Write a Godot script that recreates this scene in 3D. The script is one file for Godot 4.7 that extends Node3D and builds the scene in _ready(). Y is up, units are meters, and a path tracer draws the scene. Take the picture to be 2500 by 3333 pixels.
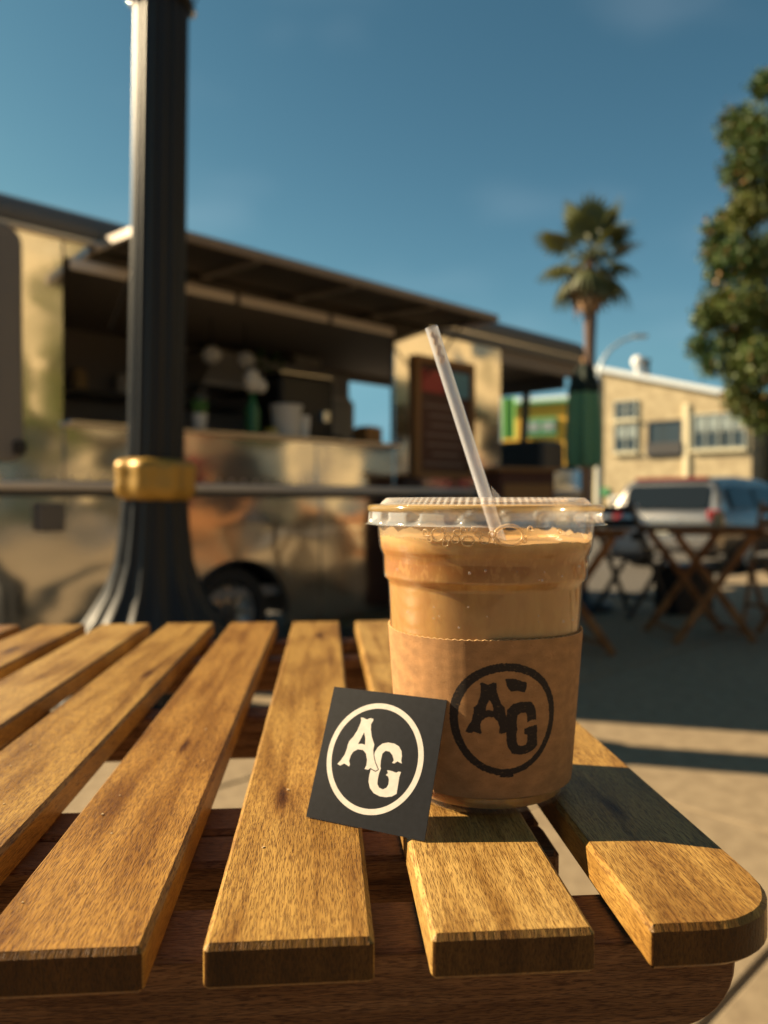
extends Node3D

const T := 0.75            # table top height
const EYE := 0.877
const EXPOSURE := 2.5
const SUN_AZ := 76.0         # degrees left of straight ahead
const SUN_EL := 31.0
var rng := RandomNumberGenerator.new()
var M := {}
var used := {}


# ---------------------------------------------------------------- helpers
func P(x: float, h: float, z: float) -> Vector3:      # x right, h up, z metres ahead
	return Vector3(x, h, -z)


func lin(r: float, g: float, b: float, a := 1.0) -> Color:
	var c := Color(r, g, b, 1.0).linear_to_srgb()
	c.a = a
	return c


func mat(called: String, c: Color, rough: float, metal := 0.0) -> StandardMaterial3D:
	var m := StandardMaterial3D.new()
	m.resource_name = called
	m.albedo_color = c
	m.roughness = rough
	m.metallic = metal
	M[called] = m
	return m


func pane(called: String, c: Color, alpha: float, rough: float) -> StandardMaterial3D:
	var m := mat(called, c, rough)
	m.albedo_color.a = alpha
	m.transparency = BaseMaterial3D.TRANSPARENCY_ALPHA
	return m


func numbered(called: String) -> String:
	if not used.has(called):
		used[called] = 0
		return called
	used[called] += 1
	return "%s_%03d" % [called, used[called]]


func tag(o: Node, label: String, category := "", group := "", kind := "") -> Node:
	if label: o.set_meta("label", label)
	if category: o.set_meta("category", category)
	if group: o.set_meta("group", group)
	if kind: o.set_meta("kind", kind)
	return o


func thing(called: String, label: String, category: String, at := Vector3.ZERO, turn := 0.0, group := "") -> Node3D:
	var o := Node3D.new()
	o.name = numbered(called)
	add_child(o, true)
	o.position = at
	o.rotation.y = turn
	tag(o, label, category, group)
	return o


func new_st() -> SurfaceTool:
	var st := SurfaceTool.new()
	st.begin(Mesh.PRIMITIVE_TRIANGLES)
	return st


func obj(parent: Node, called: String, st: SurfaceTool, m: Material, kind := "") -> MeshInstance3D:
	var o := MeshInstance3D.new()
	o.name = numbered(called) if parent == self else called
	o.mesh = st.commit()
	o.material_override = m
	parent.add_child(o, true)
	if kind: o.set_meta("kind", kind)
	return o


func vert(st: SurfaceTool, p: Vector3, n: Vector3, uv := Vector2.ZERO, uv2 := Vector2.ZERO) -> void:
	st.set_normal(n)
	st.set_uv(uv)
	st.set_uv2(uv2)
	st.add_vertex(p)


func tri(st: SurfaceTool, a: Vector3, b: Vector3, c: Vector3) -> void:      # counter-clockwise from outside
	var n := (b - a).cross(c - a).normalized()
	vert(st, a, n)
	vert(st, c, n)
	vert(st, b, n)


func quad(st: SurfaceTool, a: Vector3, b: Vector3, c: Vector3, d: Vector3, uvs := [Vector2(0, 1), Vector2(1, 1), Vector2(1, 0), Vector2(0, 0)]) -> void:
	var n := (b - a).cross(d - a).normalized()
	for k in [0, 2, 1, 0, 3, 2]:
		vert(st, [a, b, c, d][k], n, uvs[k])


func rect(x0: float, y0: float, x1: float, y1: float) -> PackedVector2Array:
	return PackedVector2Array([Vector2(x0, y0), Vector2(x1, y0), Vector2(x1, y1), Vector2(x0, y1)])


func rrect(x0: float, y0: float, x1: float, y1: float, r: Array, n := 6) -> PackedVector2Array:   # radii: bottom-left, bottom-right, top-right, top-left
	var out := PackedVector2Array()
	var cs := [Vector2(x0 + r[0], y0 + r[0]), Vector2(x1 - r[1], y0 + r[1]), Vector2(x1 - r[2], y1 - r[2]), Vector2(x0 + r[3], y1 - r[3])]
	for k in 4:
		for i in n + 1:
			var a := PI + k * PI / 2 + PI / 2 * i / n
			out.append(cs[k] + Vector2(cos(a), sin(a)) * r[k])
			if r[k] <= 0.0: break
	return out


func outward(poly: PackedVector2Array) -> PackedVector2Array:
	var out := PackedVector2Array()
	var n := poly.size()
	for i in n:
		var a := (poly[i] - poly[(i + n - 1) % n]).normalized()
		var b := (poly[(i + 1) % n] - poly[i]).normalized()
		var na := Vector2(a.y, -a.x)
		var nb := Vector2(b.y, -b.x)
		var m := (na + nb)
		var l := m.dot(na)
		out.append(m / maxf(l, 0.4))
	return out


# a plate: outline (counter-clockwise seen from +z), from z0 to z1, edges chamfered by ch; grain runs along y
func slab(st: SurfaceTool, poly: PackedVector2Array, z0: float, z1: float, ch := 0.0, xf := Transform3D(), uvs := Vector2(1, 1), uv2r := Rect2(0, 0, 1, 1), jag := 0.0, smooth := false, end_dark := false, grain_x := false) -> void:
	var n := poly.size()
	var no := outward(poly)
	var lo := poly[0]
	var hi := poly[0]
	for p in poly:
		lo = lo.min(p)
		hi = hi.max(p)
	var size := hi - lo
	var u2 := func(p: Vector2) -> Vector2: return uv2r.position + (p - lo) / size * uv2r.size
	var rings := []
	var zs := [z0, z0 + ch, z1 - ch, z1] if ch > 0.0 else [z0, z1]
	for k in zs.size():
		var r := PackedVector3Array()
		for i in n:
			var inset := ch if ch > 0.0 and (k == 0 or k == 3) else 0.0
			var z: float = zs[k]
			if jag > 0.0 and k >= 2:
				inset += rng.randf_range(-0.3, 1.0) * jag
				z -= rng.randf_range(0.0, 1.0) * jag * (0.8 if k == 2 else 0.35)
			var p := poly[i] - no[i] * inset
			r.append(Vector3(p.x, p.y, z))
		rings.append(r)
	var idx := Geometry2D.triangulate_polygon(poly)
	for cap in 2:
		var r: PackedVector3Array = rings[0] if cap == 0 else rings[-1]
		var nn := xf.basis * Vector3(0, 0, -1 if cap == 0 else 1)
		for t in range(0, idx.size(), 3):
			var a := idx[t]
			var b := idx[t + 1]
			var c := idx[t + 2]
			var ccw := (poly[b] - poly[a]).cross(poly[c] - poly[a]) > 0
			var order := [a, c, b] if ccw == (cap == 1) else [a, b, c]
			for k in order:
				vert(st, xf * r[k], nn, (Vector2(r[k].y, r[k].x) if grain_x else Vector2(r[k].x, r[k].y)) * uvs, u2.call(poly[k]))
	for k in rings.size() - 1:
		for i in n:
			var j := (i + 1) % n
			var a: Vector3 = rings[k][i]
			var b: Vector3 = rings[k][j]
			var c: Vector3 = rings[k + 1][j]
			var d: Vector3 = rings[k + 1][i]
			var fn := (b - a).cross(d - a).normalized()
			var e := (poly[j] - poly[i]).normalized()
			var along := absf(e.y) > absf(e.x)
			var ns := [fn, fn, fn, fn]
			if smooth and (ch <= 0.0 or k == 1):
				var ni := Vector3(no[i].x, no[i].y, 0).normalized()
				var nj := Vector3(no[j].x, no[j].y, 0).normalized()
				ns = [ni, nj, nj, ni]
			var pts := [a, b, c, d]
			var p2 := [poly[i], poly[j], poly[j], poly[i]]
			for q in [0, 2, 1, 0, 3, 2]:
				var v: Vector3 = pts[q]
				var uv := Vector2(v.z + p2[q].x, v.y) if along else Vector2(v.x, v.z * 2.5 + p2[q].y)
				if grain_x: uv = Vector2(v.y, v.z * 2.5 + p2[q].x) if along else Vector2(v.z + p2[q].y, v.x)
				var t2: Vector2 = u2.call(p2[q])
				if end_dark and not along and k == 1: t2.y = 0.965
				vert(st, xf * v, (xf.basis * ns[q]).normalized(), uv * uvs, t2)


func cbox(st: SurfaceTool, c: Vector3, s: Vector3, ch := 0.0, basis := Basis()) -> void:
	var h := s / 2
	var poly := rect(-h.x, -h.y, h.x, h.y)
	if ch > 0.0:
		poly = PackedVector2Array([Vector2(-h.x + ch, -h.y), Vector2(h.x - ch, -h.y), Vector2(h.x, -h.y + ch), Vector2(h.x, h.y - ch), Vector2(h.x - ch, h.y), Vector2(-h.x + ch, h.y), Vector2(-h.x, h.y - ch), Vector2(-h.x, -h.y + ch)])
	slab(st, poly, -h.z, h.z, ch, Transform3D(basis, c), Vector2(20, 10), Rect2(0.02, 0.05, 0.2, 0.8), 0.0, false, false, s.x > s.y)


func bx(parent: Node, called: String, m: Material, c: Vector3, s: Vector3, ch := 0.003, basis := Basis()) -> MeshInstance3D:
	var st := new_st()
	cbox(st, c, s, ch, basis)
	return obj(parent, called, st, m)


# a beam of rectangular section between two points
func beam(st: SurfaceTool, a: Vector3, b: Vector3, w: float, d: float, side := Vector3(1, 0, 0), ch := 0.003) -> void:
	var y := (b - a).normalized()
	var z := side.cross(y).normalized()
	var x := y.cross(z).normalized()
	cbox(st, (a + b) / 2, Vector3(w, a.distance_to(b), d), ch, Basis(x, y, z))


func bar(parent: Node, called: String, m: Material, a: Vector3, b: Vector3, w: float, d: float, side := Vector3(1, 0, 0)) -> MeshInstance3D:
	var st := new_st()
	beam(st, a, b, w, d, side)
	return obj(parent, called, st, m)


# rows of points to a smooth skin; wrap = each row is closed
func skin(st: SurfaceTool, rows: Array, wrap: bool, flip := false, v0 := 0.0, v1 := 1.0) -> void:
	var nr := rows.size()
	var nc: int = rows[0].size()
	var ns := []
	for i in nr:
		var r := PackedVector3Array()
		for j in nc:
			var jl := (j + nc - 1) % nc if wrap else maxi(j - 1, 0)
			var jr := (j + 1) % nc if wrap else mini(j + 1, nc - 1)
			var du: Vector3 = rows[i][jr] - rows[i][jl]
			var dv: Vector3 = rows[mini(i + 1, nr - 1)][j] - rows[maxi(i - 1, 0)][j]
			var n := du.cross(dv)
			if n.length_squared() < 1e-24:
				var other: Vector3 = rows[mini(i + 1, nr - 1)][(j + nc / 3) % nc] - rows[maxi(i - 1, 0)][(j + nc / 3) % nc]
				n = other.cross(dv)
				if n.length_squared() < 1e-24: n = Vector3(0, 1, 0) * 1e-3
			n = n.normalized()
			r.append(-n if flip else n)
		ns.append(r)
	for i in nr - 1:
		for j in (nc if wrap else nc - 1):
			var k := (j + 1) % nc
			var ids := [[i, j], [i, k], [i + 1, k], [i + 1, j]]
			var uv := [Vector2(float(j) / nc, i), Vector2(float(j + 1) / nc, i), Vector2(float(j + 1) / nc, i + 1), Vector2(float(j) / nc, i + 1)]
			for q in ([0, 1, 2, 0, 2, 3] if flip else [0, 2, 1, 0, 3, 2]):
				var w: Vector2 = uv[q]
				vert(st, rows[ids[q][0]][ids[q][1]], ns[ids[q][0]][ids[q][1]], Vector2(w.x, v0 + (v1 - v0) * w.y / (nr - 1)))


# profile of (radius, height) from bottom to top, turned round y; angle 0 looks to +z
func lathe(st: SurfaceTool, prof: Array, segs := 48, xf := Transform3D(), mod = null, v0 := 1.0, v1 := 0.0) -> void:
	var rows := []
	for i in prof.size():
		var r := PackedVector3Array()
		for j in segs:
			var a := TAU * j / segs - PI
			var p: Vector2 = prof[i]
			if mod != null: p = mod.call(a, i, p)
			r.append(xf * Vector3(p.x * sin(a), p.y, p.x * cos(a)))
		rows.append(r)
	skin(st, rows, true, false, v0, v1)


func tube(st: SurfaceTool, pts: Array, radii: Array, sides := 8, caps := true) -> void:
	var rows := []
	var up := Vector3(0, 1, 0)
	var d0: Vector3 = (pts[1] - pts[0]).normalized()
	if absf(d0.y) > 0.9: up = Vector3(1, 0, 0)
	var x := d0.cross(up).normalized()
	for i in pts.size():
		var d: Vector3 = (pts[mini(i + 1, pts.size() - 1)] - pts[maxi(i - 1, 0)]).normalized()
		x = (x - d * d.dot(x)).normalized()
		var y := d.cross(x)
		var r := PackedVector3Array()
		for j in sides:
			var a := TAU * j / sides
			r.append(pts[i] + (x * cos(a) + y * sin(a)) * float(radii[i] if radii.size() > 1 else radii[0]))
		rows.append(r)
	skin(st, rows, true)
	if caps:
		for e in 2:
			var r: PackedVector3Array = rows[0] if e == 0 else rows[-1]
			for j in range(1, sides - 1):
				if e == 0: tri(st, r[0], r[j + 1], r[j])
				else: tri(st, r[0], r[j], r[j + 1])


func rod(parent: Node, called: String, m: Material, pts: Array, r: float, sides := 8) -> MeshInstance3D:
	var st := new_st()
	tube(st, pts, [r], sides)
	return obj(parent, called, st, m)


func ball(st: SurfaceTool, c: Vector3, r: Vector3, n := 10) -> void:
	var prof := []
	for i in n + 1:
		var a := -PI / 2 + PI * i / n
		prof.append(Vector2(maxf(cos(a), 1e-4), sin(a)))
	lathe(st, prof, n * 2, Transform3D(Basis.from_scale(r), c))


func dup(root: Node3D, at: Vector3, turn: float, label := "") -> Node3D:
	var r: Node3D = root.duplicate()
	var plain: String = root.name
	if plain.length() > 4 and plain.substr(plain.length() - 4, 1) == "_" and plain.substr(plain.length() - 3).is_valid_int(): plain = plain.substr(0, plain.length() - 4)
	r.name = numbered(plain)
	add_child(r, true)
	r.position = at
	r.rotation.y = turn
	if label: r.set_meta("label", label)
	return r


# ---------------------------------------------------------------- textures
func noise_tex(freq: float, c0: Color, c1: Color, sd := 1, size := 512, oct := 5, lo := 0.25, hi := 0.75) -> NoiseTexture2D:
	var n := FastNoiseLite.new()
	n.seed = sd
	n.frequency = freq
	n.fractal_octaves = oct
	var t := NoiseTexture2D.new()
	t.width = size
	t.height = size
	t.seamless = true
	t.noise = n
	var g := Gradient.new()
	g.offsets = PackedFloat32Array([lo, hi])
	g.colors = PackedColorArray([c0, c1])
	t.color_ramp = g
	return t


func bytes_image(w: int, h: int, px: PackedByteArray) -> ImageTexture:
	return ImageTexture.create_from_image(Image.create_from_data(w, h, false, Image.FORMAT_RGB8, px))


# coverage of a polygon, added into a float mask
func raster(mask: PackedFloat32Array, w: int, h: int, poly: PackedVector2Array, value := 1.0) -> void:
	var y0 := h
	var y1 := 0
	for p in poly:
		y0 = mini(y0, int(floor(p.y)))
		y1 = maxi(y1, int(ceil(p.y)))
	for y in range(maxi(y0, 0), mini(y1 + 1, h)):
		for sub in 4:
			var yy := y + (sub + 0.5) / 4.0
			var xs := []
			for i in poly.size():
				var a := poly[i]
				var b := poly[(i + 1) % poly.size()]
				if (a.y <= yy) != (b.y <= yy):
					xs.append(a.x + (yy - a.y) / (b.y - a.y) * (b.x - a.x))
			xs.sort()
			for k in range(0, xs.size() - 1, 2):
				var xa: float = maxf(xs[k], 0.0)
				var xb: float = minf(xs[k + 1], w)
				for x in range(int(xa), mini(int(xb) + 1, w)):
					var cov := minf(x + 1.0, xb) - maxf(x, xa)
					if cov > 0.0:
						var at := y * w + x
						mask[at] = clampf(mask[at] + value * cov * 0.25, 0.0, 1.0)


func shape_of(flat: Array, to: Callable) -> PackedVector2Array:
	var out := PackedVector2Array()
	for i in range(0, flat.size(), 2):
		out.append(to.call(Vector2(flat[i], flat[i + 1])))
	return out


func circle(c: Vector2, r: Vector2, n := 96) -> PackedVector2Array:
	var out := PackedVector2Array()
	for i in n:
		out.append(c + Vector2(cos(TAU * i / n), sin(TAU * i / n)) * r)
	return out


func wood_maps() -> Array:      # [fine grain colour, relief, broad tone]
	var w := 512
	var h := 1024
	var n := FastNoiseLite.new()
	n.seed = 4
	n.frequency = 1.0
	n.fractal_octaves = 3
	var grain := PackedFloat32Array()
	grain.resize(w * h)
	for y in h:
		var t := float(y) / h
		for x in w:
			var a := n.get_noise_2d(x * 0.09, y * 0.006)
			var b := n.get_noise_2d(x * 0.09, (y - h) * 0.006)
			grain[y * w + x] = lerpf(a, b, t)
	var pore := PackedFloat32Array()
	pore.resize(w * h)
	for k in 3900:
		var x0 := rng.randf_range(0, w)
		var y0 := rng.randi_range(0, h - 1)
		var ln := rng.randi_range(16, 72)
		var wd := rng.randf_range(0.9, 1.9)
		var deep := rng.randf_range(0.35, 1.0)
		var drift := rng.randf_range(-0.06, 0.06)
		for i in ln:
			var f := sin(PI * (i + 0.5) / ln)
			var xc := x0 + drift * i
			for dx in range(-3, 4):
				var xi := int(floor(xc)) + dx
				var e := clampf(1.0 - absf(xi + 0.5 - xc) / wd, 0.0, 1.0) * deep * f
				if e > 0.0:
					var at := ((y0 + i) % h) * w + posmod(xi, w)
					pore[at] = maxf(pore[at], e)
	var col := PackedByteArray()
	col.resize(w * h * 3)
	var rel := PackedByteArray()
	rel.resize(w * h * 3)
	for i in w * h:
		var g := grain[i]
		var p := pore[i]
		var v := clampf(0.95 + g * 0.12, 0.0, 1.0)
		col[i * 3] = int(255.0 * v * lerpf(1.0, 0.42, p))
		col[i * 3 + 1] = int(255.0 * v * lerpf(0.99, 0.33, p))
		col[i * 3 + 2] = int(255.0 * clampf(v * lerpf(0.96, 0.30, p), 0, 1))
		var r := clampi(int(255.0 * clampf(0.72 + g * 0.22 - p * 0.60, 0, 1)), 0, 255)
		rel[i * 3] = r
		rel[i * 3 + 1] = r
		rel[i * 3 + 2] = r
	# broad tone, four boards side by side, each with its own figure and a knot or two
	var tw := 512
	var th := 1024
	var tone := PackedByteArray()
	tone.resize(tw * th * 3)
	var m := FastNoiseLite.new()
	m.seed = 11
	m.frequency = 1.0
	m.fractal_octaves = 4
	var knots := [[Vector2(90, 560), 30.0], [Vector2(200, 250), 22.0], [Vector2(330, 700), 26.0], [Vector2(430, 380), 34.0], [Vector2(60, 120), 20.0], [Vector2(300, 150), 24.0]]
	for y in th:
		for x in tw:
			var board := x / 128
			var px := float(x)
			var py := float(y)
			var dark := 0.0
			for k in knots:
				var kc: Vector2 = k[0]
				if int(kc.x) / 128 != board: continue
				var d := Vector2((px - kc.x) / 1.0, (py - kc.y) / 2.6).length()
				var s: float = k[1]
				var f := exp(-d * d / (s * s))
				px += (px - kc.x) * f * 1.1
				dark += exp(-d * d / (s * s * 0.09)) * 0.55
			var a := m.get_noise_2d(px * 0.032 + board * 50.0, py * 0.0035)
			var b := m.get_noise_2d(px * 0.011 + 300.0 + board * 70.0, py * 0.006)
			var r := m.get_noise_2d(px * 0.10 + 900.0, py * 0.004)
			var v := clampf(0.90 + a * 0.28 + b * 0.30 + r * 0.07 - dark, 0.25, 1.0)
			if y > 950: v *= 0.42      # end grain, oil dark, with the shade of the end faces painted in
			var i := (y * tw + x) * 3
			tone[i] = int(255.0 * pow(v, 0.72))
			tone[i + 1] = int(255.0 * pow(v, 0.92))
			tone[i + 2] = int(255.0 * pow(v, 1.15))
	return [bytes_image(w, h, col), bytes_image(w, h, rel), bytes_image(tw, th, tone)]


func wood(called: String, tint: Color, maps: Array, relief := 0.035, rough := 0.55) -> StandardMaterial3D:
	var m := mat(called, tint, rough)
	m.albedo_texture = maps[0]
	m.heightmap_enabled = true
	m.heightmap_texture = maps[1]
	m.heightmap_scale = relief
	m.metallic_specular = 0.32
	m.detail_enabled = true
	m.detail_uv_layer = BaseMaterial3D.DETAIL_UV_2
	m.detail_blend_mode = BaseMaterial3D.BLEND_MODE_MUL
	m.detail_albedo = maps[2]
	return m


var letter_a := [300, 214, 321, 213, 358, 223, 385, 209, 414, 212, 414, 228, 403, 254, 409, 291, 429, 344, 449, 376, 465, 400, 465, 442, 479, 487, 501, 531, 536, 576, 517, 589, 471, 575, 454, 590, 422, 589, 432, 561, 428, 521, 409, 476, 376, 454, 331, 455, 296, 478, 280, 511, 276, 549, 289, 574, 286, 590, 238, 574, 206, 594, 178, 586, 201, 556, 226, 508, 235, 459, 235, 435, 242, 403, 270, 365, 294, 313, 307, 262, 309, 234]
var letter_a_eye := [356, 322, 377, 365, 386, 413, 354, 410, 324, 416, 338, 377]
var letter_g := [642, 513, 653, 493, 634, 459, 606, 436, 570, 434, 548, 458, 546, 505, 551, 551, 559, 566, 551, 601, 549, 644, 553, 679, 573, 702, 606, 709, 633, 693, 644, 669, 642, 637, 632, 615, 609, 605, 623, 590, 612, 570, 650, 570, 690, 577, 707, 566, 728, 567, 722, 605, 723, 664, 723, 703, 724, 722, 690, 746, 643, 759, 590, 761, 536, 747, 498, 717, 476, 674, 472, 635, 475, 588, 483, 540, 479, 487, 483, 453, 499, 417, 532, 385, 577, 371, 632, 372, 674, 387, 702, 417, 713, 455, 713, 485, 724, 507, 684, 496, 661, 515]


func card_texture() -> ImageTexture:
	var s := 768
	var k := PackedFloat32Array()
	k.resize(s * s)
	var to := func(p: Vector2) -> Vector2: return p * s / 1000.0
	raster(k, s, s, circle(Vector2(0.4815, 0.495) * s, Vector2(0.412, 0.410) * s, 160))
	raster(k, s, s, circle(Vector2(0.4815, 0.495) * s, Vector2(0.368, 0.368) * s, 160), -1.0)
	raster(k, s, s, shape_of(letter_g, to))
	var a := shape_of(letter_a, to)
	for q in Geometry2D.offset_polygon(a, 5.0): raster(k, s, s, q, -1.0)
	raster(k, s, s, a)
	raster(k, s, s, shape_of(letter_a_eye, to), -1.0)
	var px := PackedByteArray()
	px.resize(s * s * 3)
	var n := FastNoiseLite.new()
	n.seed = 8
	n.frequency = 0.02
	n.fractal_octaves = 4
	var ink := Color8(27, 28, 33)
	var paper := Color8(214, 206, 196)
	for y in s:
		for x in s:
			var v := n.get_noise_2d(x, y)
			var i := y * s + x
			var c := ink.lerp(paper, k[i])
			var f := 1.0 + v * (0.05 if k[i] > 0.5 else 0.16)
			px[i * 3] = clampi(int(c.r * 255.0 * f), 0, 255)
			px[i * 3 + 1] = clampi(int(c.g * 255.0 * f), 0, 255)
			px[i * 3 + 2] = clampi(int(c.b * 255.0 * f), 0, 255)
	for q in 26:      # specks of dust and fine scratches
		var x := rng.randi_range(10, s - 40)
		var y := rng.randi_range(10, s - 20)
		var ln := 2 if q < 18 else rng.randi_range(12, 34)
		for e in ln:
			var i := ((y - (e / 2 if ln > 2 else 0)) * s + x + e) * 3
			var add := 70 if ln == 2 else 22
			for ch in 3: px[i + ch] = mini(255, px[i + ch] + add)
	return bytes_image(s, s, px)


func sleeve_texture() -> Array:
	var w := 2048
	var h := 512
	var k := PackedFloat32Array()
	k.resize(w * h)
	# angle in degrees and height in millimetres to a pixel
	var to := func(p: Vector2) -> Vector2: return Vector2((p.x / 360.0 + 0.5) * w, (72.3 - p.y) / 63.8 * h)
	var wob := FastNoiseLite.new()
	wob.seed = 3
	wob.frequency = 0.045
	wob.fractal_octaves = 3
	var rough_edge := func(poly: PackedVector2Array, much: float) -> PackedVector2Array:
		var out := PackedVector2Array()
		for i in poly.size():
			var a := poly[i]
			var b := poly[(i + 1) % poly.size()]
			var steps := maxi(1, int(a.distance_to(b) / 3.0))
			for e in steps:
				var p := a.lerp(b, float(e) / steps)
				out.append(p + Vector2(wob.get_noise_2d(p.x * 3.0, p.y * 3.0), wob.get_noise_2d(p.x * 3.0 + 500.0, p.y * 3.0)) * much)
		return out
	var ring := func(c: Vector2, r: Vector2) -> PackedVector2Array: return shape_of(Array(flat_of(circle(c, r, 120))), to)
	raster(k, w, h, rough_edge.call(ring.call(Vector2(4.45, 41.0), Vector2(31.5, 22.6)), 3.0))
	raster(k, w, h, rough_edge.call(ring.call(Vector2(5.1, 40.7), Vector2(27.0, 19.7)), 3.0), -1.0)
	var ga := [17.5, 39.5, 16.9, 42.8, 16.2, 43.5, 13.5, 43.6, 11.4, 42.5, 11.0, 39.5, 11.6, 37.1, 11.0, 34.8, 11.4, 32.1, 12.5, 30.3, 15.0, 30.0, 17.1, 30.4, 17.7, 32.3, 17.6, 34.4, 15.9, 34.8, 15.6, 36.9, 18.8, 37.6, 23.8, 38.1, 24.0, 36.0, 24.0, 33.3, 24.5, 29.7, 21.8, 27.8, 17.1, 26.7, 13.4, 26.5, 8.9, 27.2, 6.2, 29.9, 5.4, 32.9, 5.1, 36.0, 6.4, 38.2, 5.0, 42.1, 5.4, 45.0, 8.6, 47.3, 13.8, 48.0, 19.2, 47.7, 21.6, 45.9, 22.7, 43.3, 23.3, 40.3, 20.3, 40.4]
	var aa := [-9.4, 55.7, -8.2, 56.0, -5.1, 55.0, -2.3, 56.1, -0.6, 55.8, -0.5, 52.5, 0.6, 50.1, 2.0, 47.4, 4.1, 45.8, 4.7, 42.7, 5.7, 41.2, 7.6, 39.3, 10.1, 36.6, 10.1, 35.7, 5.6, 36.0, 2.3, 35.3, 1.2, 35.6, 1.4, 38.0, 0.3, 40.3, -1.9, 42.0, -4.0, 42.2, -6.6, 41.7, -8.9, 40.2, -9.4, 37.8, -8.5, 35.7, -9.3, 35.1, -13.0, 35.8, -15.3, 35.1, -17.7, 35.6, -16.7, 37.5, -14.4, 40.0, -13.3, 43.0, -12.8, 44.5, -13.1, 45.5, -10.8, 47.3, -9.6, 50.0, -9.1, 52.3]
	var eye := [-4.4, 49.0, -2.8, 47.4, -2.2, 44.5, -4.4, 44.9, -6.4, 44.7, -5.8, 46.8]
	var blot := [3.9, 57.3, 5.9, 57.5, 9.6, 57.3, 13.4, 56.2, 16.3, 55.5, 16.1, 53.2, 15.1, 51.7, 11.4, 52.4, 7.2, 52.4, 5.1, 54.3, 4.5, 56.0]
	var foot := [1.6, 17.7, 2.6, 19.2, 9.9, 19.0, 10.1, 17.8, 7.0, 17.4]
	for s in [ga, aa, blot, foot]: raster(k, w, h, rough_edge.call(shape_of(s, to), 2.2))
	raster(k, w, h, rough_edge.call(shape_of(eye, to), 2.2), -1.0)
	var n := FastNoiseLite.new()
	n.seed = 21
	n.frequency = 1.0
	n.fractal_octaves = 4
	var px := PackedByteArray()
	px.resize(w * h * 3)
	var kraft := lin(0.385, 0.20, 0.080)
	var ink := lin(0.022, 0.016, 0.014)
	for y in h:
		for x in w:
			var i := y * w + x
			var v := 1.0 + n.get_noise_2d(x * 0.25, y * 0.25) * 0.10 + n.get_noise_2d(x * 0.012, y * 0.02) * 0.13
			var worn := clampf(k[i] * (1.0 - maxf(0.0, n.get_noise_2d(x * 0.05 + 77.0, y * 0.08) - 0.28) * 1.1), 0.0, 1.0)
			var c := Color(kraft.r * v, kraft.g * v, kraft.b * v).lerp(ink, worn * 0.97)
			px[i * 3] = clampi(int(c.r * 255.0), 0, 255)
			px[i * 3 + 1] = clampi(int(c.g * 255.0), 0, 255)
			px[i * 3 + 2] = clampi(int(c.b * 255.0), 0, 255)
	var rel := PackedByteArray()
	rel.resize(w * h * 3)
	for y in h:
		for x in w:
			var v := clampi(int(128.0 + 60.0 * n.get_noise_2d(x * 0.35 + 40.0, y * 0.35)), 0, 255)
			for ch in 3: rel[(y * w + x) * 3 + ch] = v
	for q in 9000:      # paper fibres
		var x0 := rng.randf_range(0, w)
		var y0 := rng.randf_range(0, h)
		var a := rng.randf_range(0, TAU)
		var ln := rng.randi_range(5, 16)
		var add := rng.randi_range(-26, 24)
		for e in ln:
			var x := posmod(int(x0 + cos(a) * e), w)
			var y := clampi(int(y0 + sin(a) * e * 0.6), 0, h - 1)
			var i := y * w + x
			for ch in 3:
				if k[i] < 0.3 and q < 2600: px[i * 3 + ch] = clampi(px[i * 3 + ch] + add, 0, 255)
				rel[i * 3 + ch] = clampi(rel[i * 3 + ch] + add * 2, 0, 255)
	return [bytes_image(w, h, px), bytes_image(w, h, rel)]


func flat_of(poly: PackedVector2Array) -> Array:
	var out := []
	for p in poly:
		out.append(p.x)
		out.append(p.y)
	return out


func coffee_texture() -> ImageTexture:
	var w := 1024
	var h := 256
	var n := FastNoiseLite.new()
	n.seed = 31
	n.frequency = 1.0
	n.fractal_octaves = 4
	var px := PackedByteArray()
	px.resize(w * h * 3)
	var milky := lin(0.45, 0.235, 0.064)
	var strong := lin(0.36, 0.135, 0.018)
	var cream := lin(0.80, 0.50, 0.20)
	for y in h:
		for x in w:
			var a := TAU * x / w
			var cx := cos(a) * 3.0
			var cy := sin(a) * 3.0
			var d := float(y) / h        # 0 at the surface
			var v := n.get_noise_3d(cx, cy, y * 0.012)
			var swirl := n.get_noise_3d(cx * 1.3 + v * 1.5, cy * 1.3, y * 0.006 + 20.0) * 0.13
			var c := Color(milky.r * (1.0 + swirl * 0.6), milky.g * (1.0 + swirl), milky.b * (1.0 + swirl * 1.3))
			var band := clampf(1.0 - absf(d - 0.105 - v * 0.05) / 0.085, 0.0, 1.0)
			c = c.lerp(strong, band * 0.85)
			var blob := clampf((n.get_noise_3d(cx * 4.0, cy * 4.0, y * 0.07 + 50.0) - 0.12) * 5.0, 0.0, 1.0) * clampf(1.0 - absf(d - 0.12) / 0.10, 0.0, 1.0)
			c = c.lerp(cream, blob * 0.28)
			c = c.lerp(cream, clampf(1.0 - d / (0.045 + v * 0.03), 0.0, 1.0) * 0.8)
			var i := (y * w + x) * 3
			px[i] = int(clampf(c.r, 0, 1) * 255)
			px[i + 1] = int(clampf(c.g, 0, 1) * 255)
			px[i + 2] = int(clampf(c.b, 0, 1) * 255)
	return bytes_image(w, h, px)


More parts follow.
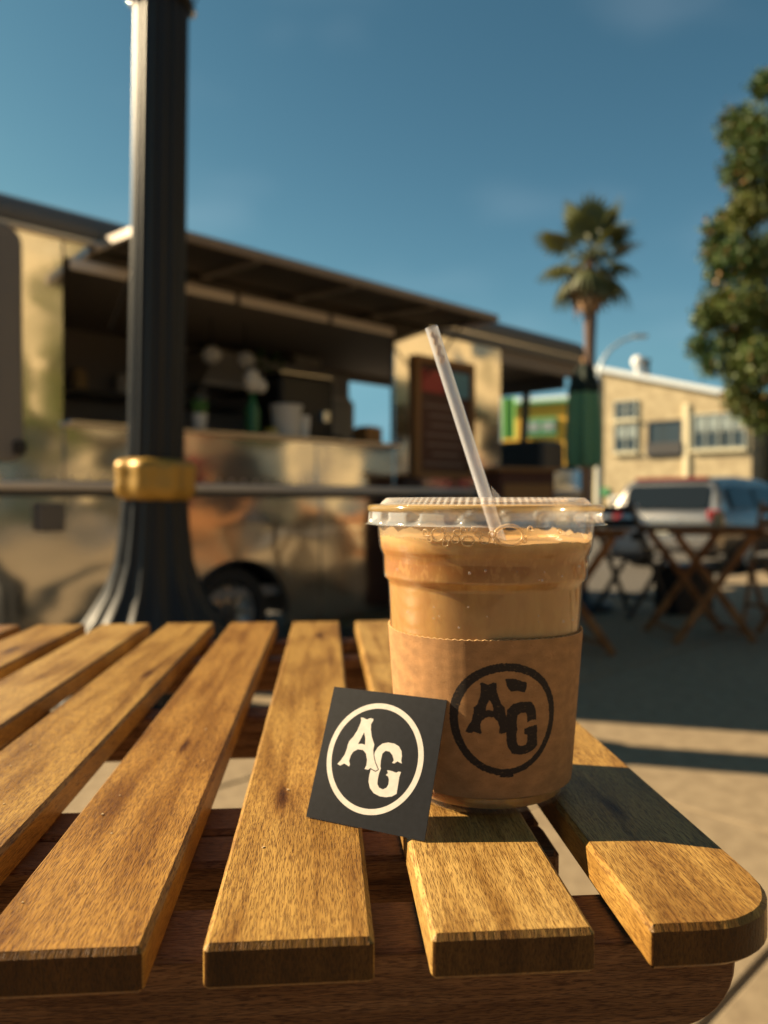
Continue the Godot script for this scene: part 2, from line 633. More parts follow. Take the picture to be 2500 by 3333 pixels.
# clear late afternoon air: paler towards the horizon and round the sun
func clear_sky(exposure: float) -> ImageTexture:
	var w := 512
	var h := 256
	var im := Image.create_empty(w, h, false, Image.FORMAT_RGBF)
	var sa := deg_to_rad(-SUN_AZ)
	var se := deg_to_rad(SUN_EL)
	var wisp := FastNoiseLite.new()
	wisp.seed = 77
	wisp.frequency = 1.0
	wisp.fractal_octaves = 4
	for y in h:
		var el := PI / 2 - (y + 0.5) / h * PI
		for x in w:
			var az := (x + 0.5) / w * TAU
			var c := Color(0.07, 0.06, 0.05)
			if el > 0.0:
				var gam := rad_to_deg(acos(clampf(sin(el) * sin(se) + cos(el) * cos(se) * cos(az - sa), -1, 1)))
				var base := minf(0.50, 0.12 + 0.90 * exp(-rad_to_deg(el) / 11.5))
				var g := base * (0.75 - 0.27 * smoothstep(85.0, 150.0, gam) + 1.6 * exp(-pow(gam / 45.0, 2.0)))
				var t := clampf((g - 0.13) / 0.26, 0.0, 1.0)
				c = Color(g * lerpf(0.37, 0.465, t), g, g * lerpf(1.58, 1.21, t))
				var veil := maxf(0.0, wisp.get_noise_3d(cos(az) * 2.2, sin(el) * 9.0, sin(az) * 2.2) - 0.12) * 0.10
				c = Color(c.r + veil, c.g + veil, c.b + veil)
			im.set_pixel(x, y, Color(c.r / exposure, c.g / exposure, c.b / exposure))
	return ImageTexture.create_from_image(im)


# ---------------------------------------------------------------- scene
func _ready() -> void:
	rng.seed = 20240
	# camera
	var cam := Camera3D.new()
	cam.name = "camera"
	var lens := CameraAttributesPhysical.new()
	lens.frustum_focal_length = 18.03
	lens.exposure_aperture = 5.4
	lens.frustum_focus_distance = 0.275
	lens.frustum_near = 0.02
	lens.frustum_far = 900.0
	cam.attributes = lens
	cam.keep_aspect = Camera3D.KEEP_HEIGHT
	cam.fov = 67.33
	cam.near = 0.02
	cam.far = 900.0
	cam.position = P(0, EYE, 0)
	cam.rotation.x = -0.0127
	add_child(cam)
	cam.current = true
	# sky
	var we := WorldEnvironment.new()
	we.name = "world_environment"
	var env := Environment.new()
	env.background_mode = Environment.BG_SKY
	var sm := PanoramaSkyMaterial.new()
	sm.panorama = clear_sky(EXPOSURE)
	var sky := Sky.new()
	sky.sky_material = sm
	env.sky = sky
	env.tonemap_mode = Environment.TONE_MAPPER_LINEAR
	env.tonemap_exposure = EXPOSURE
	env.sdfgi_enabled = true
	env.ssao_enabled = true
	env.ssil_enabled = true
	we.environment = env
	add_child(we)
	# sun, low on the left and a little ahead
	var sun := DirectionalLight3D.new()
	sun.name = "sun"
	var az := deg_to_rad(SUN_AZ)
	var el := deg_to_rad(SUN_EL)
	var to_sun := P(-sin(az) * cos(el), sin(el), cos(az) * cos(el))
	sun.transform = Transform3D(Basis.looking_at(-to_sun), Vector3(0, 20, 0))
	sun.light_energy = 1.6
	sun.light_color = Color(1.0, 0.90, 0.73)
	sun.light_angular_distance = 0.5
	sun.shadow_enabled = true
	add_child(sun)

	materials()
	ground()
	food_trailer()
	buildings()
	lamp_post()
	street_things()
	trees()
	cars()
	terrace()
	table()
	crumbs()
	cup()
	card()


func materials() -> void:
	var maps := wood_maps()
	wood("slat_wood", lin(0.44, 0.26, 0.072), maps, 0.022, 0.42)
	wood("slat_wood_red", lin(0.40, 0.215, 0.055), maps, 0.022, 0.42)
	wood("slat_wood_pale", lin(0.50, 0.315, 0.105), maps, 0.022, 0.42)
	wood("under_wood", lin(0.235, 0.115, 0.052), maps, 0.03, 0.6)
	wood("chair_wood", lin(0.46, 0.21, 0.08), maps, 0.02, 0.6)
	var m := mat("concrete", lin(0.262, 0.198, 0.122), 0.85)
	m.albedo_texture = noise_tex(0.03, Color(0.90, 0.89, 0.88), Color(1, 1, 1), 5, 512, 6)
	m.uv1_triplanar = true
	m.uv1_world_triplanar = true
	m.uv1_scale = Vector3.ONE * 0.8
	m.heightmap_enabled = true
	m.heightmap_texture = noise_tex(0.12, Color.BLACK, Color.WHITE, 6, 512, 4)
	m.heightmap_scale = 0.04
	m = mat("asphalt", lin(0.115, 0.10, 0.085), 0.9)
	m.albedo_texture = noise_tex(0.05, Color(0.7, 0.7, 0.7), Color(1, 1, 1), 7, 512, 5)
	m.uv1_triplanar = true
	m.uv1_world_triplanar = true
	m.uv1_scale = Vector3.ONE * 0.5
	m = mat("aluminium", lin(0.62, 0.60, 0.57), 0.14, 1.0)
	m.roughness_texture = noise_tex(0.02, Color(0.5, 0.5, 0.5), Color(1, 1, 1), 12, 256, 5)
	m.uv1_triplanar = true
	m.uv1_world_triplanar = true
	m.uv1_scale = Vector3.ONE * 0.4
	m.heightmap_enabled = true
	m.heightmap_texture = noise_tex(0.008, Color.BLACK, Color.WHITE, 9, 512, 2, 0.1, 0.9)
	m.heightmap_scale = 0.6
	mat("aluminium_trim", lin(0.72, 0.66, 0.60), 0.3, 1.0)
	mat("trailer_dark", lin(0.06, 0.056, 0.056), 0.5)
	mat("trailer_inside", lin(0.26, 0.235, 0.22), 0.7)
	mat("roof_grey", lin(0.14, 0.135, 0.13), 0.5)
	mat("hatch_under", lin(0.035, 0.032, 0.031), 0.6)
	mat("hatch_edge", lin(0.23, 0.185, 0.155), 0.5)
	mat("head_strip", lin(0.78, 0.70, 0.62), 0.4)
	mat("steel", lin(0.42, 0.40, 0.37), 0.4)
	mat("hatch_rib", lin(0.13, 0.118, 0.11), 0.45)
	mat("door_grey", lin(0.20, 0.18, 0.165), 0.5)
	mat("rubber", lin(0.018, 0.018, 0.02), 0.75)
	mat("chrome", lin(0.75, 0.74, 0.73), 0.18, 1.0)
	mat("post_paint", lin(0.022, 0.0225, 0.0235), 0.38).metallic_specular = 0.34
	m = mat("gold_paint", lin(0.42, 0.24, 0.04), 0.42)
	m.metallic = 0.25
	mat("black", lin(0.012, 0.012, 0.014), 0.5)
	mat("dark_metal", lin(0.03, 0.03, 0.032), 0.45)
	mat("white_paint", lin(0.78, 0.77, 0.74), 0.45)
	mat("car_silver", lin(0.36, 0.335, 0.31), 0.22, 0.85)
	mat("car_dark", lin(0.02, 0.021, 0.024), 0.25).clearcoat_enabled = true
	mat("car_glass", lin(0.010, 0.012, 0.014), 0.06)
	mat("red_lamp", lin(0.20, 0.012, 0.016), 0.25)
	mat("plate_yellow", lin(0.70, 0.66, 0.52), 0.5)
	m = mat("stucco", lin(0.50, 0.405, 0.25), 0.85)
	m.albedo_texture = noise_tex(0.02, Color(0.90, 0.89, 0.88), Color(1, 1, 1), 14, 256, 5)
	m.uv1_triplanar = true
	m.uv1_scale = Vector3.ONE * 0.3
	mat("stucco_trim", lin(0.78, 0.68, 0.45), 0.8)
	mat("mustard", lin(0.72, 0.42, 0.05), 0.8)
	mat("sign_green", lin(0.05, 0.25, 0.10), 0.6)
	mat("leaf_green_cloth", lin(0.12, 0.36, 0.07), 0.8)
	mat("umbrella_green", lin(0.17, 0.36, 0.19), 0.85)
	mat("umbrella_dark", lin(0.012, 0.022, 0.015), 0.85)
	mat("window_dark", lin(0.05, 0.065, 0.075), 0.12)
	mat("window_frame", lin(0.33, 0.36, 0.33), 0.5)
	mat("blind", lin(0.26, 0.31, 0.31), 0.7)
	mat("roof_white", lin(0.72, 0.76, 0.78), 0.5)
	mat("galvanised", lin(0.42, 0.46, 0.48), 0.45, 0.6)
	mat("red_paint", lin(0.42, 0.035, 0.03), 0.5)
	mat("label_blue", lin(0.13, 0.30, 0.36), 0.6)
	mat("board_brown", lin(0.085, 0.026, 0.016), 0.6)
	mat("board_print", lin(0.26, 0.17, 0.13), 0.7)
	mat("board_wood", lin(0.30, 0.145, 0.045), 0.6)
	mat("plastic_white", lin(0.62, 0.60, 0.56), 0.5)
	mat("plant_green", lin(0.06, 0.16, 0.03), 0.7)
	mat("bottle_green", lin(0.02, 0.14, 0.05), 0.3)
	mat("lemon", lin(0.55, 0.42, 0.05), 0.6)
	mat("paper_tan", lin(0.50, 0.36, 0.20), 0.8)
	m = mat("bark", lin(0.16, 0.105, 0.07), 0.9)
	m.albedo_texture = noise_tex(0.04, Color(0.5, 0.48, 0.45), Color(1, 1, 1), 15, 256, 5)
	m.uv1_triplanar = true
	m.uv1_scale = Vector3(2, 0.6, 2)
	mat("bark_palm", lin(0.13, 0.080, 0.060), 0.9)
	m = mat("frond", lin(0.075, 0.085, 0.03), 0.6)
	m.cull_mode = BaseMaterial3D.CULL_DISABLED
	m.backlight_enabled = true
	m.backlight = Color(0.25, 0.25, 0.08)
	m = mat("frond_dry", lin(0.30, 0.17, 0.08), 0.8)
	m.cull_mode = BaseMaterial3D.CULL_DISABLED
	m = mat("leaf", Color.WHITE, 0.55)
	m.vertex_color_use_as_albedo = true
	m.cull_mode = BaseMaterial3D.CULL_DISABLED
	m.backlight_enabled = true
	m.backlight = Color(0.35, 0.35, 0.1)
	# the drink
	m = mat("coffee", Color.WHITE, 0.35)
	m.albedo_texture = coffee_texture()
	m.subsurf_scatter_enabled = true
	m.subsurf_scatter_strength = 0.3
	mat("coffee_top", lin(0.72, 0.42, 0.15), 0.4)
	m = mat("foam", lin(0.92, 0.74, 0.42), 0.35)
	m = mat("sleeve_paper", Color.WHITE, 0.85)
	var sleeve_maps := sleeve_texture()
	m.albedo_texture = sleeve_maps[0]
	m.heightmap_enabled = true
	m.heightmap_texture = sleeve_maps[1]
	m.heightmap_scale = 0.012
	mat("kraft_edge", lin(0.62, 0.38, 0.17), 0.85)
	pane("cup_plastic", Color(1, 1, 1), 0.02, 0.05)
	pane("lid_plastic", Color(1, 1, 0.99), 0.20, 0.10)
	pane("lid_rim_plastic", Color(0.97, 0.82, 0.52), 0.26, 0.10)  # warm tint paints in coffee colour refracted by the rim, besides residue
	pane("straw_plastic", Color(0.86, 0.88, 0.93), 0.40, 0.14)
	pane("residue", lin(0.88, 0.62, 0.30), 0.42, 0.2)
	pane("bead_water", Color(1, 1, 1), 0.10, 0.03)
	pane("bubble_film", Color(1, 0.9, 0.7), 0.12, 0.05)
	m = mat("card_print", Color.WHITE, 0.55)
	m.metallic_specular = 0.3
	m.albedo_texture = card_texture()
	mat("card_edge", lin(0.10, 0.10, 0.10), 0.7)


# the trailer's frame: u along it, y up from the road, w out of its near side
var trailer_at := Transform3D(Basis(Vector3.UP, deg_to_rad(43.8)), Vector3(-0.937, -0.12, -4.8))


func tp(u: float, y: float, w: float) -> Vector3:
	return trailer_at * Vector3(u, y, w)


func flat_sheet(called: String, poly: PackedVector2Array, top: float, thick: float, m: Material) -> MeshInstance3D:   # outline in x and metres ahead
	var st := new_st()
	slab(st, poly, -thick, 0, 0.0, Transform3D(Basis(Vector3(1, 0, 0), Vector3(0, 0, -1), Vector3(0, 1, 0)), Vector3(0, top, 0)))
	var o := obj(self, called, st, m)
	o.set_meta("kind", "structure")
	return o


func ground() -> void:
	var road := flat_sheet("road", rect(-300, -300, 300, 400), -0.12, 0.3, M.asphalt)
	tag(road, "dark grey asphalt of the street under the trailer and cars")
	# pavement: in the trailer's axes, from its kerb towards us
	var o := Node3D.new()
	o.name = "pavement"
	add_child(o)
	o.transform = trailer_at
	tag(o, "sand coloured concrete pavement of large square slabs", "", "", "structure")
	var st := new_st()
	cbox(st, Vector3(4, 0.05, 10.55), Vector3(50, 0.12, 20.0), 0.0)
	obj(o, "bed", st, M.concrete)
	st = new_st()
	for i in 12:
		st = new_st()
		cbox(st, Vector3(-6.0 + i * 2.0, 0.055, 0.475), Vector3(1.99, 0.128, 0.15), 0.006)
		obj(o, "kerb_stone", st, M.concrete)
	var size := 1.5
	for i in 12:
		for j in 5:
			st = new_st()
			cbox(st, Vector3(-5.0 + (i + 0.5) * size, 0.105, 0.56 + (j + 0.5) * size), Vector3(size - 0.012, 0.03, size - 0.012), 0.004)
			obj(o, "slab", st, M.concrete)


func food_trailer() -> void:
	var t := thing("food_trailer", "long polished aluminium food trailer with raised serving hatch behind the lamp post", "food trailer", trailer_at.origin, deg_to_rad(43.8))
	var al: Material = M.aluminium
	var X0 := -1.42
	var X1 := 4.02
	var WD := 2.1
	# lower skirt, with the wheel arch cut out
	var arch := PackedVector2Array()
	arch.append(Vector2(-0.60, 0.10))
	for i in 17:
		var a := PI - PI * i / 16.0
		arch.append(Vector2(0.04 + 0.37 * cos(a), 0.10 if i == 0 or i == 16 else 0.26 + 0.37 * sin(a)))
	arch.append_array(PackedVector2Array([Vector2(0.69, 0.10), Vector2(0.69, 1.06), Vector2(-0.60, 1.06)]))
	var st := new_st()
	slab(st, arch, -0.04, 0.0, 0.004)
	obj(t, "lower_panel", st, al)
	for s in [[X0, -0.606], [0.696, 2.0], [2.006, X1]]:
		bx(t, "lower_panel", al, Vector3((s[0] + s[1]) / 2.0, 0.58, -0.02), Vector3(s[1] - s[0], 0.96, 0.04), 0.004)
	# wheel arch liner and lip
	st = new_st()
	var rows := []
	for k in 2:
		var r := PackedVector3Array()
		for i in 25:
			var a := PI * i / 24.0
			r.append(Vector3(0.04 + 0.37 * cos(a), 0.26 + 0.37 * sin(a), 0.0 - 0.32 * k))
		rows.append(r)
	skin(st, rows, false)
	var liner := obj(t, "wheel_arch", st, M.rubber)
	st = new_st()
	var lip := []
	for i in 25:
		var a := PI * i / 24.0
		lip.append(Vector3(0.04 + 0.37 * cos(a), 0.26 + 0.37 * sin(a), 0.005))
	tube(st, lip, [0.014], 6)
	obj(liner, "lip", st, M.black)
	# wheel
	var wheel := Node3D.new()
	wheel.name = "wheel"
	t.add_child(wheel, true)
	wheel.position = Vector3(0.0, 0.298, -0.13)
	wheel.scale = Vector3.ONE * 0.90
	var face := Transform3D(Basis(Vector3(1, 0, 0), Vector3(0, 0, 1), Vector3(0, -1, 0)), Vector3.ZERO)
	st = new_st()
	lathe(st, [Vector2(0.19, -0.10), Vector2(0.30, -0.10), Vector2(0.33, -0.07), Vector2(0.332, 0.0), Vector2(0.33, 0.07), Vector2(0.305, 0.095), Vector2(0.24, 0.105), Vector2(0.205, 0.095), Vector2(0.20, 0.02)], 40, face)
	obj(wheel, "tyre", st, M.rubber)
	st = new_st()
	lathe(st, [Vector2(0.001, -0.02), Vector2(0.19, -0.02), Vector2(0.198, 0.06), Vector2(0.204, 0.085), Vector2(0.196, 0.088), Vector2(0.188, 0.06), Vector2(0.18, 0.0), Vector2(0.001, 0.0)], 40, face)
	obj(wheel, "rim", st, M.galvanised)
	for k in 8:
		var a := TAU * k / 8.0
		bar(wheel, "spoke", M.chrome, Vector3(cos(a) * 0.05, sin(a) * 0.05, 0.05), Vector3(cos(a) * 0.185, sin(a) * 0.185, 0.045), 0.032, 0.03, Vector3(-sin(a), cos(a), 0))
	st = new_st()
	lathe(st, [Vector2(0.075, 0.0), Vector2(0.072, 0.07), Vector2(0.05, 0.085), Vector2(0.001, 0.088)], 20, face)
	obj(wheel, "hub_cap", st, M.trailer_dark)
	# trim rail
	bx(t, "trim_rail", M.head_strip, Vector3((X0 + X1) / 2, 1.085, 0.012), Vector3(X1 - X0, 0.045, 0.05), 0.012)
	bx(t, "trim_shadow_strip", M.trailer_dark, Vector3((X0 + X1) / 2, 1.042, 0.008), Vector3(X1 - X0, 0.035, 0.02), 0.004)  # dark strip standing in for the shadow line under the rail
	# upper panels
	bx(t, "upper_panel", al, Vector3((X0 - 1.05) / 2, 1.755, -0.02), Vector3(-1.05 - X0, 1.30, 0.04), 0.004)
	bx(t, "sill_panel", al, Vector3(-0.197, 1.27, -0.02), Vector3(1.70, 0.32, 0.04), 0.004)
	bx(t, "sill_panel", al, Vector3(1.03, 1.27, -0.02), Vector3(0.744, 0.32, 0.04), 0.004)
	bx(t, "upper_panel", al, Vector3(2.05, 1.755, -0.02), Vector3(1.296, 1.30, 0.04), 0.004)
	bx(t, "upper_panel", al, Vector3(3.36, 1.21, -0.02), Vector3(1.31, 0.20, 0.04), 0.004)
	bx(t, "header_panel", M.hatch_edge, Vector3(3.36, 2.30, -0.02), Vector3(1.31, 0.20, 0.04), 0.004)
	bx(t, "corner_post", M.aluminium_trim, Vector3(3.96, 1.755, -0.02), Vector3(0.11, 0.89, 0.05), 0.006)
	bx(t, "header_panel", al, Vector3(0.175, 2.345, -0.02), Vector3(2.44, 0.11, 0.04), 0.004)
	# rear and front ends
	bx(t, "rear_wall", al, Vector3(X0 + 0.02, 1.35, -WD / 2 - 0.02), Vector3(0.04, 2.1, WD - 0.04), 0.004)
	bx(t, "front_panel", al, Vector3(X1 - 0.02, 0.83, -WD / 2 - 0.03), Vector3(0.04, 1.06, WD - 0.06), 0.004)
	bx(t, "front_panel", al, Vector3(X1 - 0.02, 2.33, -WD / 2 - 0.03), Vector3(0.04, 0.14, WD - 0.06), 0.004)
	for w in [-0.10, -0.66, -1.30, -2.04]:
		bar(t, "windscreen_pillar", M.trailer_dark, Vector3(X1 - 0.02, 1.36, w - 0.06 * (1.0 if w == -0.66 else 0.0)), Vector3(X1 - 0.02, 2.26, w), 0.05, 0.07)
	# far wall with its window
	var inn: Material = M.trailer_inside
	bx(t, "far_wall", inn, Vector3((X0 + 2.75) / 2, 1.4, -WD + 0.02), Vector3(2.75 - X0 - 0.09, 1.98, 0.04), 0.0)
	bx(t, "far_wall", inn, Vector3(3.1, 0.95, -WD + 0.02), Vector3(0.78, 1.08, 0.04), 0.0)
	bx(t, "far_wall", inn, Vector3(3.1, 2.34, -WD + 0.02), Vector3(0.78, 0.10, 0.04), 0.0)
	bx(t, "far_wall", inn, Vector3(3.73, 1.4, -WD + 0.02), Vector3(0.46, 1.98, 0.04), 0.0)
	bx(t, "floor_panel", inn, Vector3((X0 + X1) / 2, 0.42, -WD / 2), Vector3(X1 - X0 - 0.09, 0.06, WD - 0.09), 0.0)
	bx(t, "ceiling_panel", inn, Vector3((X0 + X1) / 2, 2.385, -WD / 2), Vector3(X1 - X0 - 0.09, 0.02, WD - 0.09), 0.0)
	# roof: its section run along the trailer
	st = new_st()
	var sec := PackedVector2Array([Vector2(0.014, 2.402), Vector2(0.014, 2.47), Vector2(-0.012, 2.53), Vector2(-0.07, 2.57), Vector2(-0.16, 2.593), Vector2(-0.35, 2.60), Vector2(-1.75, 2.60), Vector2(-1.95, 2.585), Vector2(-2.08, 2.52), Vector2(-2.11, 2.402)])
	slab(st, sec, -X1 - 0.01, -X0 + 0.01, 0.0, Transform3D(Basis(Vector3(0, 0, 1), Vector3(0, 1, 0), Vector3(-1, 0, 0)), Vector3.ZERO), Vector2(1, 1), Rect2(0, 0, 1, 1), 0.0, true)
	obj(t, "roof", st, M.roof_grey)
	bx(t, "gutter_rail", M.aluminium_trim, Vector3((X0 + X1) / 2, 2.395, 0.018), Vector3(X1 - X0, 0.02, 0.03), 0.004)
	bx(t, "fascia", M.roof_grey, Vector3(2.95, 2.37, 0.022), Vector3(2.1, 0.10, 0.016), 0.004)
	# marker lamp on the front corner
	bx(t, "marker_lamp", M.red_lamp, Vector3(3.93, 2.335, 0.012), Vector3(0.10, 0.06, 0.03), 0.008)
	# the opening's head strip and counter
	for s in [[-1.02, 0.0], [0.04, 0.75], [0.79, 1.38]]:
		bx(t, "head_strip", M.head_strip, Vector3((s[0] + s[1]) / 2.0, 2.262, 0.016), Vector3(s[1] - s[0], 0.06, 0.028), 0.008)
	bx(t, "counter", M.aluminium_trim, Vector3(0.175, 1.418, -0.09), Vector3(2.44, 0.024, 0.34), 0.006)
	# serving hatch, hinged above the opening
	var hatch := Node3D.new()
	hatch.name = "service_hatch"
	t.add_child(hatch, true)
	hatch.position = Vector3(0.47, 2.375, 0.03)
	hatch.rotation.x = deg_to_rad(4.0)
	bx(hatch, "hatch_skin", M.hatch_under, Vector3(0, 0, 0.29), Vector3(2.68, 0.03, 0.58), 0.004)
	bx(hatch, "edge_rail", M.hatch_edge, Vector3(0, 0, 0.60), Vector3(2.74, 0.05, 0.035), 0.008)
	for x in [-1.355, 1.355]:
		bx(hatch, "end_rail", M.aluminium_trim, Vector3(x, 0, 0.29), Vector3(0.026, 0.055, 0.58), 0.006)
	for x in [-0.7, 0.0, 0.7]:
		bx(hatch, "rib", M.hatch_rib, Vector3(x, -0.028, 0.29), Vector3(0.05, 0.024, 0.57), 0.004)
	# stays
	for x in [-0.80, 1.72]:
		rod(t, "gas_stay", M.dark_metal, [Vector3(x, 1.95, 0.01), Vector3(x, 2.33, 0.42)], 0.009, 8)
	# grey rounded rear fairing standing proud of the side
	st = new_st()
	slab(st, rrect(-0.09, -0.60, 0.09, 0.575, [0.02, 0.06, 0.09, 0.02], 8), -0.02, 0.02, 0.012, Transform3D(Basis(), Vector3(-1.365, 1.80, 0.05)), Vector2(1, 1), Rect2(0, 0, 1, 1), 0.0, true)
	var door := obj(t, "rear_fairing", st, M.door_grey)
	bx(door, "fairing_latch", M.black, Vector3(-1.30, 1.27, 0.085), Vector3(0.06, 0.07, 0.03), 0.008)
	# inlet box low on the side
	bx(t, "inlet_box", M.hatch_rib, Vector3(-1.13, 0.92, 0.03), Vector3(0.13, 0.15, 0.06), 0.01)
	st = new_st()
	for i in 26:
		ball(st, Vector3(-1.55 + i * 0.09, 1.13, 0.002), Vector3(0.009, 0.009, 0.005), 4)
	obj(t, "rivets", st, M.aluminium_trim, "stuff")
	# driver's seat and dash seen through the side window
	bx(t, "dashboard", M.trailer_dark, Vector3(3.66, 1.27, -1.05), Vector3(0.40, 0.64, 1.9), 0.03)
	bx(t, "sun_visor", M.trailer_dark, Vector3(3.86, 2.19, -1.05), Vector3(0.06, 0.16, 1.86), 0.01)
	bx(t, "driver_seat", M.trailer_dark, Vector3(2.95, 1.05, -0.65), Vector3(0.16, 0.75, 0.5), 0.05)
	kitchen()


func kitchen() -> void:
	var turn := deg_to_rad(43.8)
	# coffee machine on the counter
	var o := thing("coffee_machine", "black coffee machine standing on the trailer's counter", "coffee machine", tp(0.86, 1.43, -0.52), turn)
	bx(o, "body", M.black, Vector3(0, 0.27, 0), Vector3(0.50, 0.42, 0.36), 0.02)
	bx(o, "drip_tray", M.dark_metal, Vector3(0, 0.03, 0.06), Vector3(0.48, 0.06, 0.46), 0.01)
	bx(o, "cup_rail", M.aluminium_trim, Vector3(0, 0.50, 0.0), Vector3(0.50, 0.02, 0.34), 0.006)
	for x in [-0.13, 0.13]:
		bar(o, "group_head", M.chrome, Vector3(x, 0.16, 0.2), Vector3(x, 0.24, 0.2), 0.06, 0.06)
	var shelf := thing("bench", "dark steel bench along the inside of the food trailer", "counter", tp(0.3, 0.45, -0.55), turn)
	bx(shelf, "bench_top", M.trailer_inside, Vector3(0.2, 0.95, 0), Vector3(2.6, 0.05, 0.7), 0.005)
	for x in [-1.0, 1.4]:
		bx(shelf, "bench_leg", M.trailer_inside, Vector3(x, 0.46, 0), Vector3(0.06, 0.92, 0.6), 0.005)
	# tall white container by the counter edge
	o = thing("white_tub", "white plastic tub on the serving counter before the coffee machine", "container", tp(0.50, 1.432, -0.13), turn)
	var st := new_st()
	lathe(st, [Vector2(0.001, 0.0), Vector2(0.085, 0.0), Vector2(0.09, 0.004), Vector2(0.108, 0.205), Vector2(0.114, 0.208), Vector2(0.114, 0.225), Vector2(0.001, 0.228)], 24)
	obj(o, "tub", st, M.plastic_white)
	# green bottle with a pale blossom above it
	o = thing("green_bottle", "green bottle holding a pale paper flower on the serving counter", "bottle", tp(0.22, 1.432, -0.12), turn)
	st = new_st()
	lathe(st, [Vector2(0.001, 0), Vector2(0.045, 0), Vector2(0.048, 0.02), Vector2(0.048, 0.17), Vector2(0.02, 0.23), Vector2(0.018, 0.28), Vector2(0.001, 0.28)], 20)
	obj(o, "bottle", st, M.bottle_green)
	st = new_st()
	ball(st, Vector3(0.0, 0.36, 0), Vector3(0.06, 0.08, 0.05), 8)
	ball(st, Vector3(0.05, 0.33, 0.02), Vector3(0.045, 0.05, 0.04), 8)
	obj(o, "flower", st, M.plastic_white)
	# small cup with sprigs
	o = thing("sprig_cup", "small clear cup with green sprigs on the serving counter", "cup", tp(-0.18, 1.432, -0.10), turn)
	st = new_st()
	lathe(st, [Vector2(0.001, 0), Vector2(0.035, 0), Vector2(0.048, 0.11), Vector2(0.044, 0.11), Vector2(0.03, 0.01)], 18)
	obj(o, "cup", st, M.plastic_white)
	st = new_st()
	for i in 14:
		var a := TAU * i / 14.0
		ball(st, Vector3(cos(a) * 0.03, 0.13 + 0.02 * (i % 3), sin(a) * 0.03), Vector3(0.018, 0.03, 0.018), 5)
	obj(o, "sprigs", st, M.plant_green, "stuff")
	# straws in a jar
	o = thing("straw_jar", "tall pale jar of wrapped straws on the serving counter", "jar", tp(-0.36, 1.432, -0.12), turn)
	st = new_st()
	lathe(st, [Vector2(0.001, 0), Vector2(0.03, 0), Vector2(0.032, 0.16), Vector2(0.001, 0.16)], 16)
	obj(o, "jar", st, M.dark_metal)
	rod(o, "straw", M.plastic_white, [Vector3(0, 0.1, 0), Vector3(0.01, 0.33, 0)], 0.012)
	# yellow lemons
	o = thing("lemon_dish", "yellow lemons in a low dish on the serving counter", "dish", tp(0.33, 1.432, -0.06), turn)
	st = new_st()
	lathe(st, [Vector2(0.001, 0), Vector2(0.03, 0), Vector2(0.055, 0.02), Vector2(0.03, 0.008)], 18)
	obj(o, "dish", st, M.plastic_white)
	for k in 3:
		st = new_st()
		ball(st, Vector3(0.024 * cos(k * 2.1), 0.035, 0.024 * sin(k * 2.1)), Vector3(0.024, 0.02, 0.02), 6)
		obj(o, "lemon", st, M.lemon)
	# shelf on the far wall with jars and bottles
	o = thing("wall_shelf", "dark shelf on the trailer's far wall carrying pale jars", "shelf", tp(0.0, 1.85, -1.9), turn)
	bx(o, "shelf_board", M.trailer_dark, Vector3(0.2, 0, 0), Vector3(2.2, 0.04, 0.28), 0.004)
	var looks := ["pale jar on the trailer's wall shelf, nearest the hatch's left end", "pale jar on the trailer's wall shelf, second from the left", "pale jar on the trailer's wall shelf, in the middle", "pale jar on the trailer's wall shelf, fourth from the left", "pale jar on the trailer's wall shelf, farthest to the right"]
	for k in 5:
		st = new_st()
		lathe(st, [Vector2(0.001, 0), Vector2(0.06, 0), Vector2(0.062, 0.12), Vector2(0.045, 0.15), Vector2(0.045, 0.17), Vector2(0.001, 0.172)], 16)
		var j := obj(self, "shelf_jar", st, [M.plastic_white, M.paper_tan, M.plastic_white, M.lemon, M.plastic_white][k])
		j.position = tp(-0.55 + k * 0.36, 1.872, -1.9)
		tag(j, looks[k], "jar", "jars on the trailer's shelf")
	# pale soffit, steel column and hanging lamps
	o = thing("extractor_hood", "grey sloping extractor hood inside the trailer above its far window", "extractor hood", tp(1.45, 1.98, -1.75), turn)
	st = new_st()
	slab(st, PackedVector2Array([Vector2(-0.8, 0), Vector2(0.8, 0), Vector2(0.8, 0.22), Vector2(-0.65, 0.30)]), -0.28, 0.28, 0.01)
	obj(o, "hood", st, M.steel)
	bx(o, "hood_lip", M.head_strip, Vector3(0, 0.0, 0.29), Vector3(1.6, 0.03, 0.02), 0.004)
	bx(o, "hood_duct", M.steel, Vector3(0.4, 0.33, 0), Vector3(0.3, 0.10, 0.3), 0.004)
	o = thing("steel_fridge", "upright steel fridge inside the trailer left of its far window", "fridge", tp(1.98, 0.45, -1.55), turn)
	bx(o, "cabinet", M.steel, Vector3(0, 0.75, 0), Vector3(0.28, 1.46, 0.6), 0.01)
	bx(o, "door_handle", M.chrome, Vector3(0.09, 0.95, 0.32), Vector3(0.02, 0.4, 0.03), 0.005)
	var spots := ["round white lamp hanging inside the trailer, nearest the lamp post", "round white lamp hanging inside the trailer, middle of three", "round white lamp hanging inside the trailer, nearest the black coffee machine"]
	for k in 3:
		o = thing("pendant_lamp", spots[k], "lamp", tp(0.12 + k * 0.30, 2.10, -0.95), turn, "lamps hanging inside the trailer")
		rod(o, "cord", M.black, [Vector3(0, 0.05, 0), Vector3(0, 0.28, 0)], 0.006, 6)
		st = new_st()
		ball(st, Vector3.ZERO, Vector3(0.075, 0.07, 0.075), 8)
		obj(o, "globe", st, M.white_paint)
	looks = ["stack of white paper cups on the serving counter, left of the sprig cup", "shorter stack of white paper cups beside the white tub"]
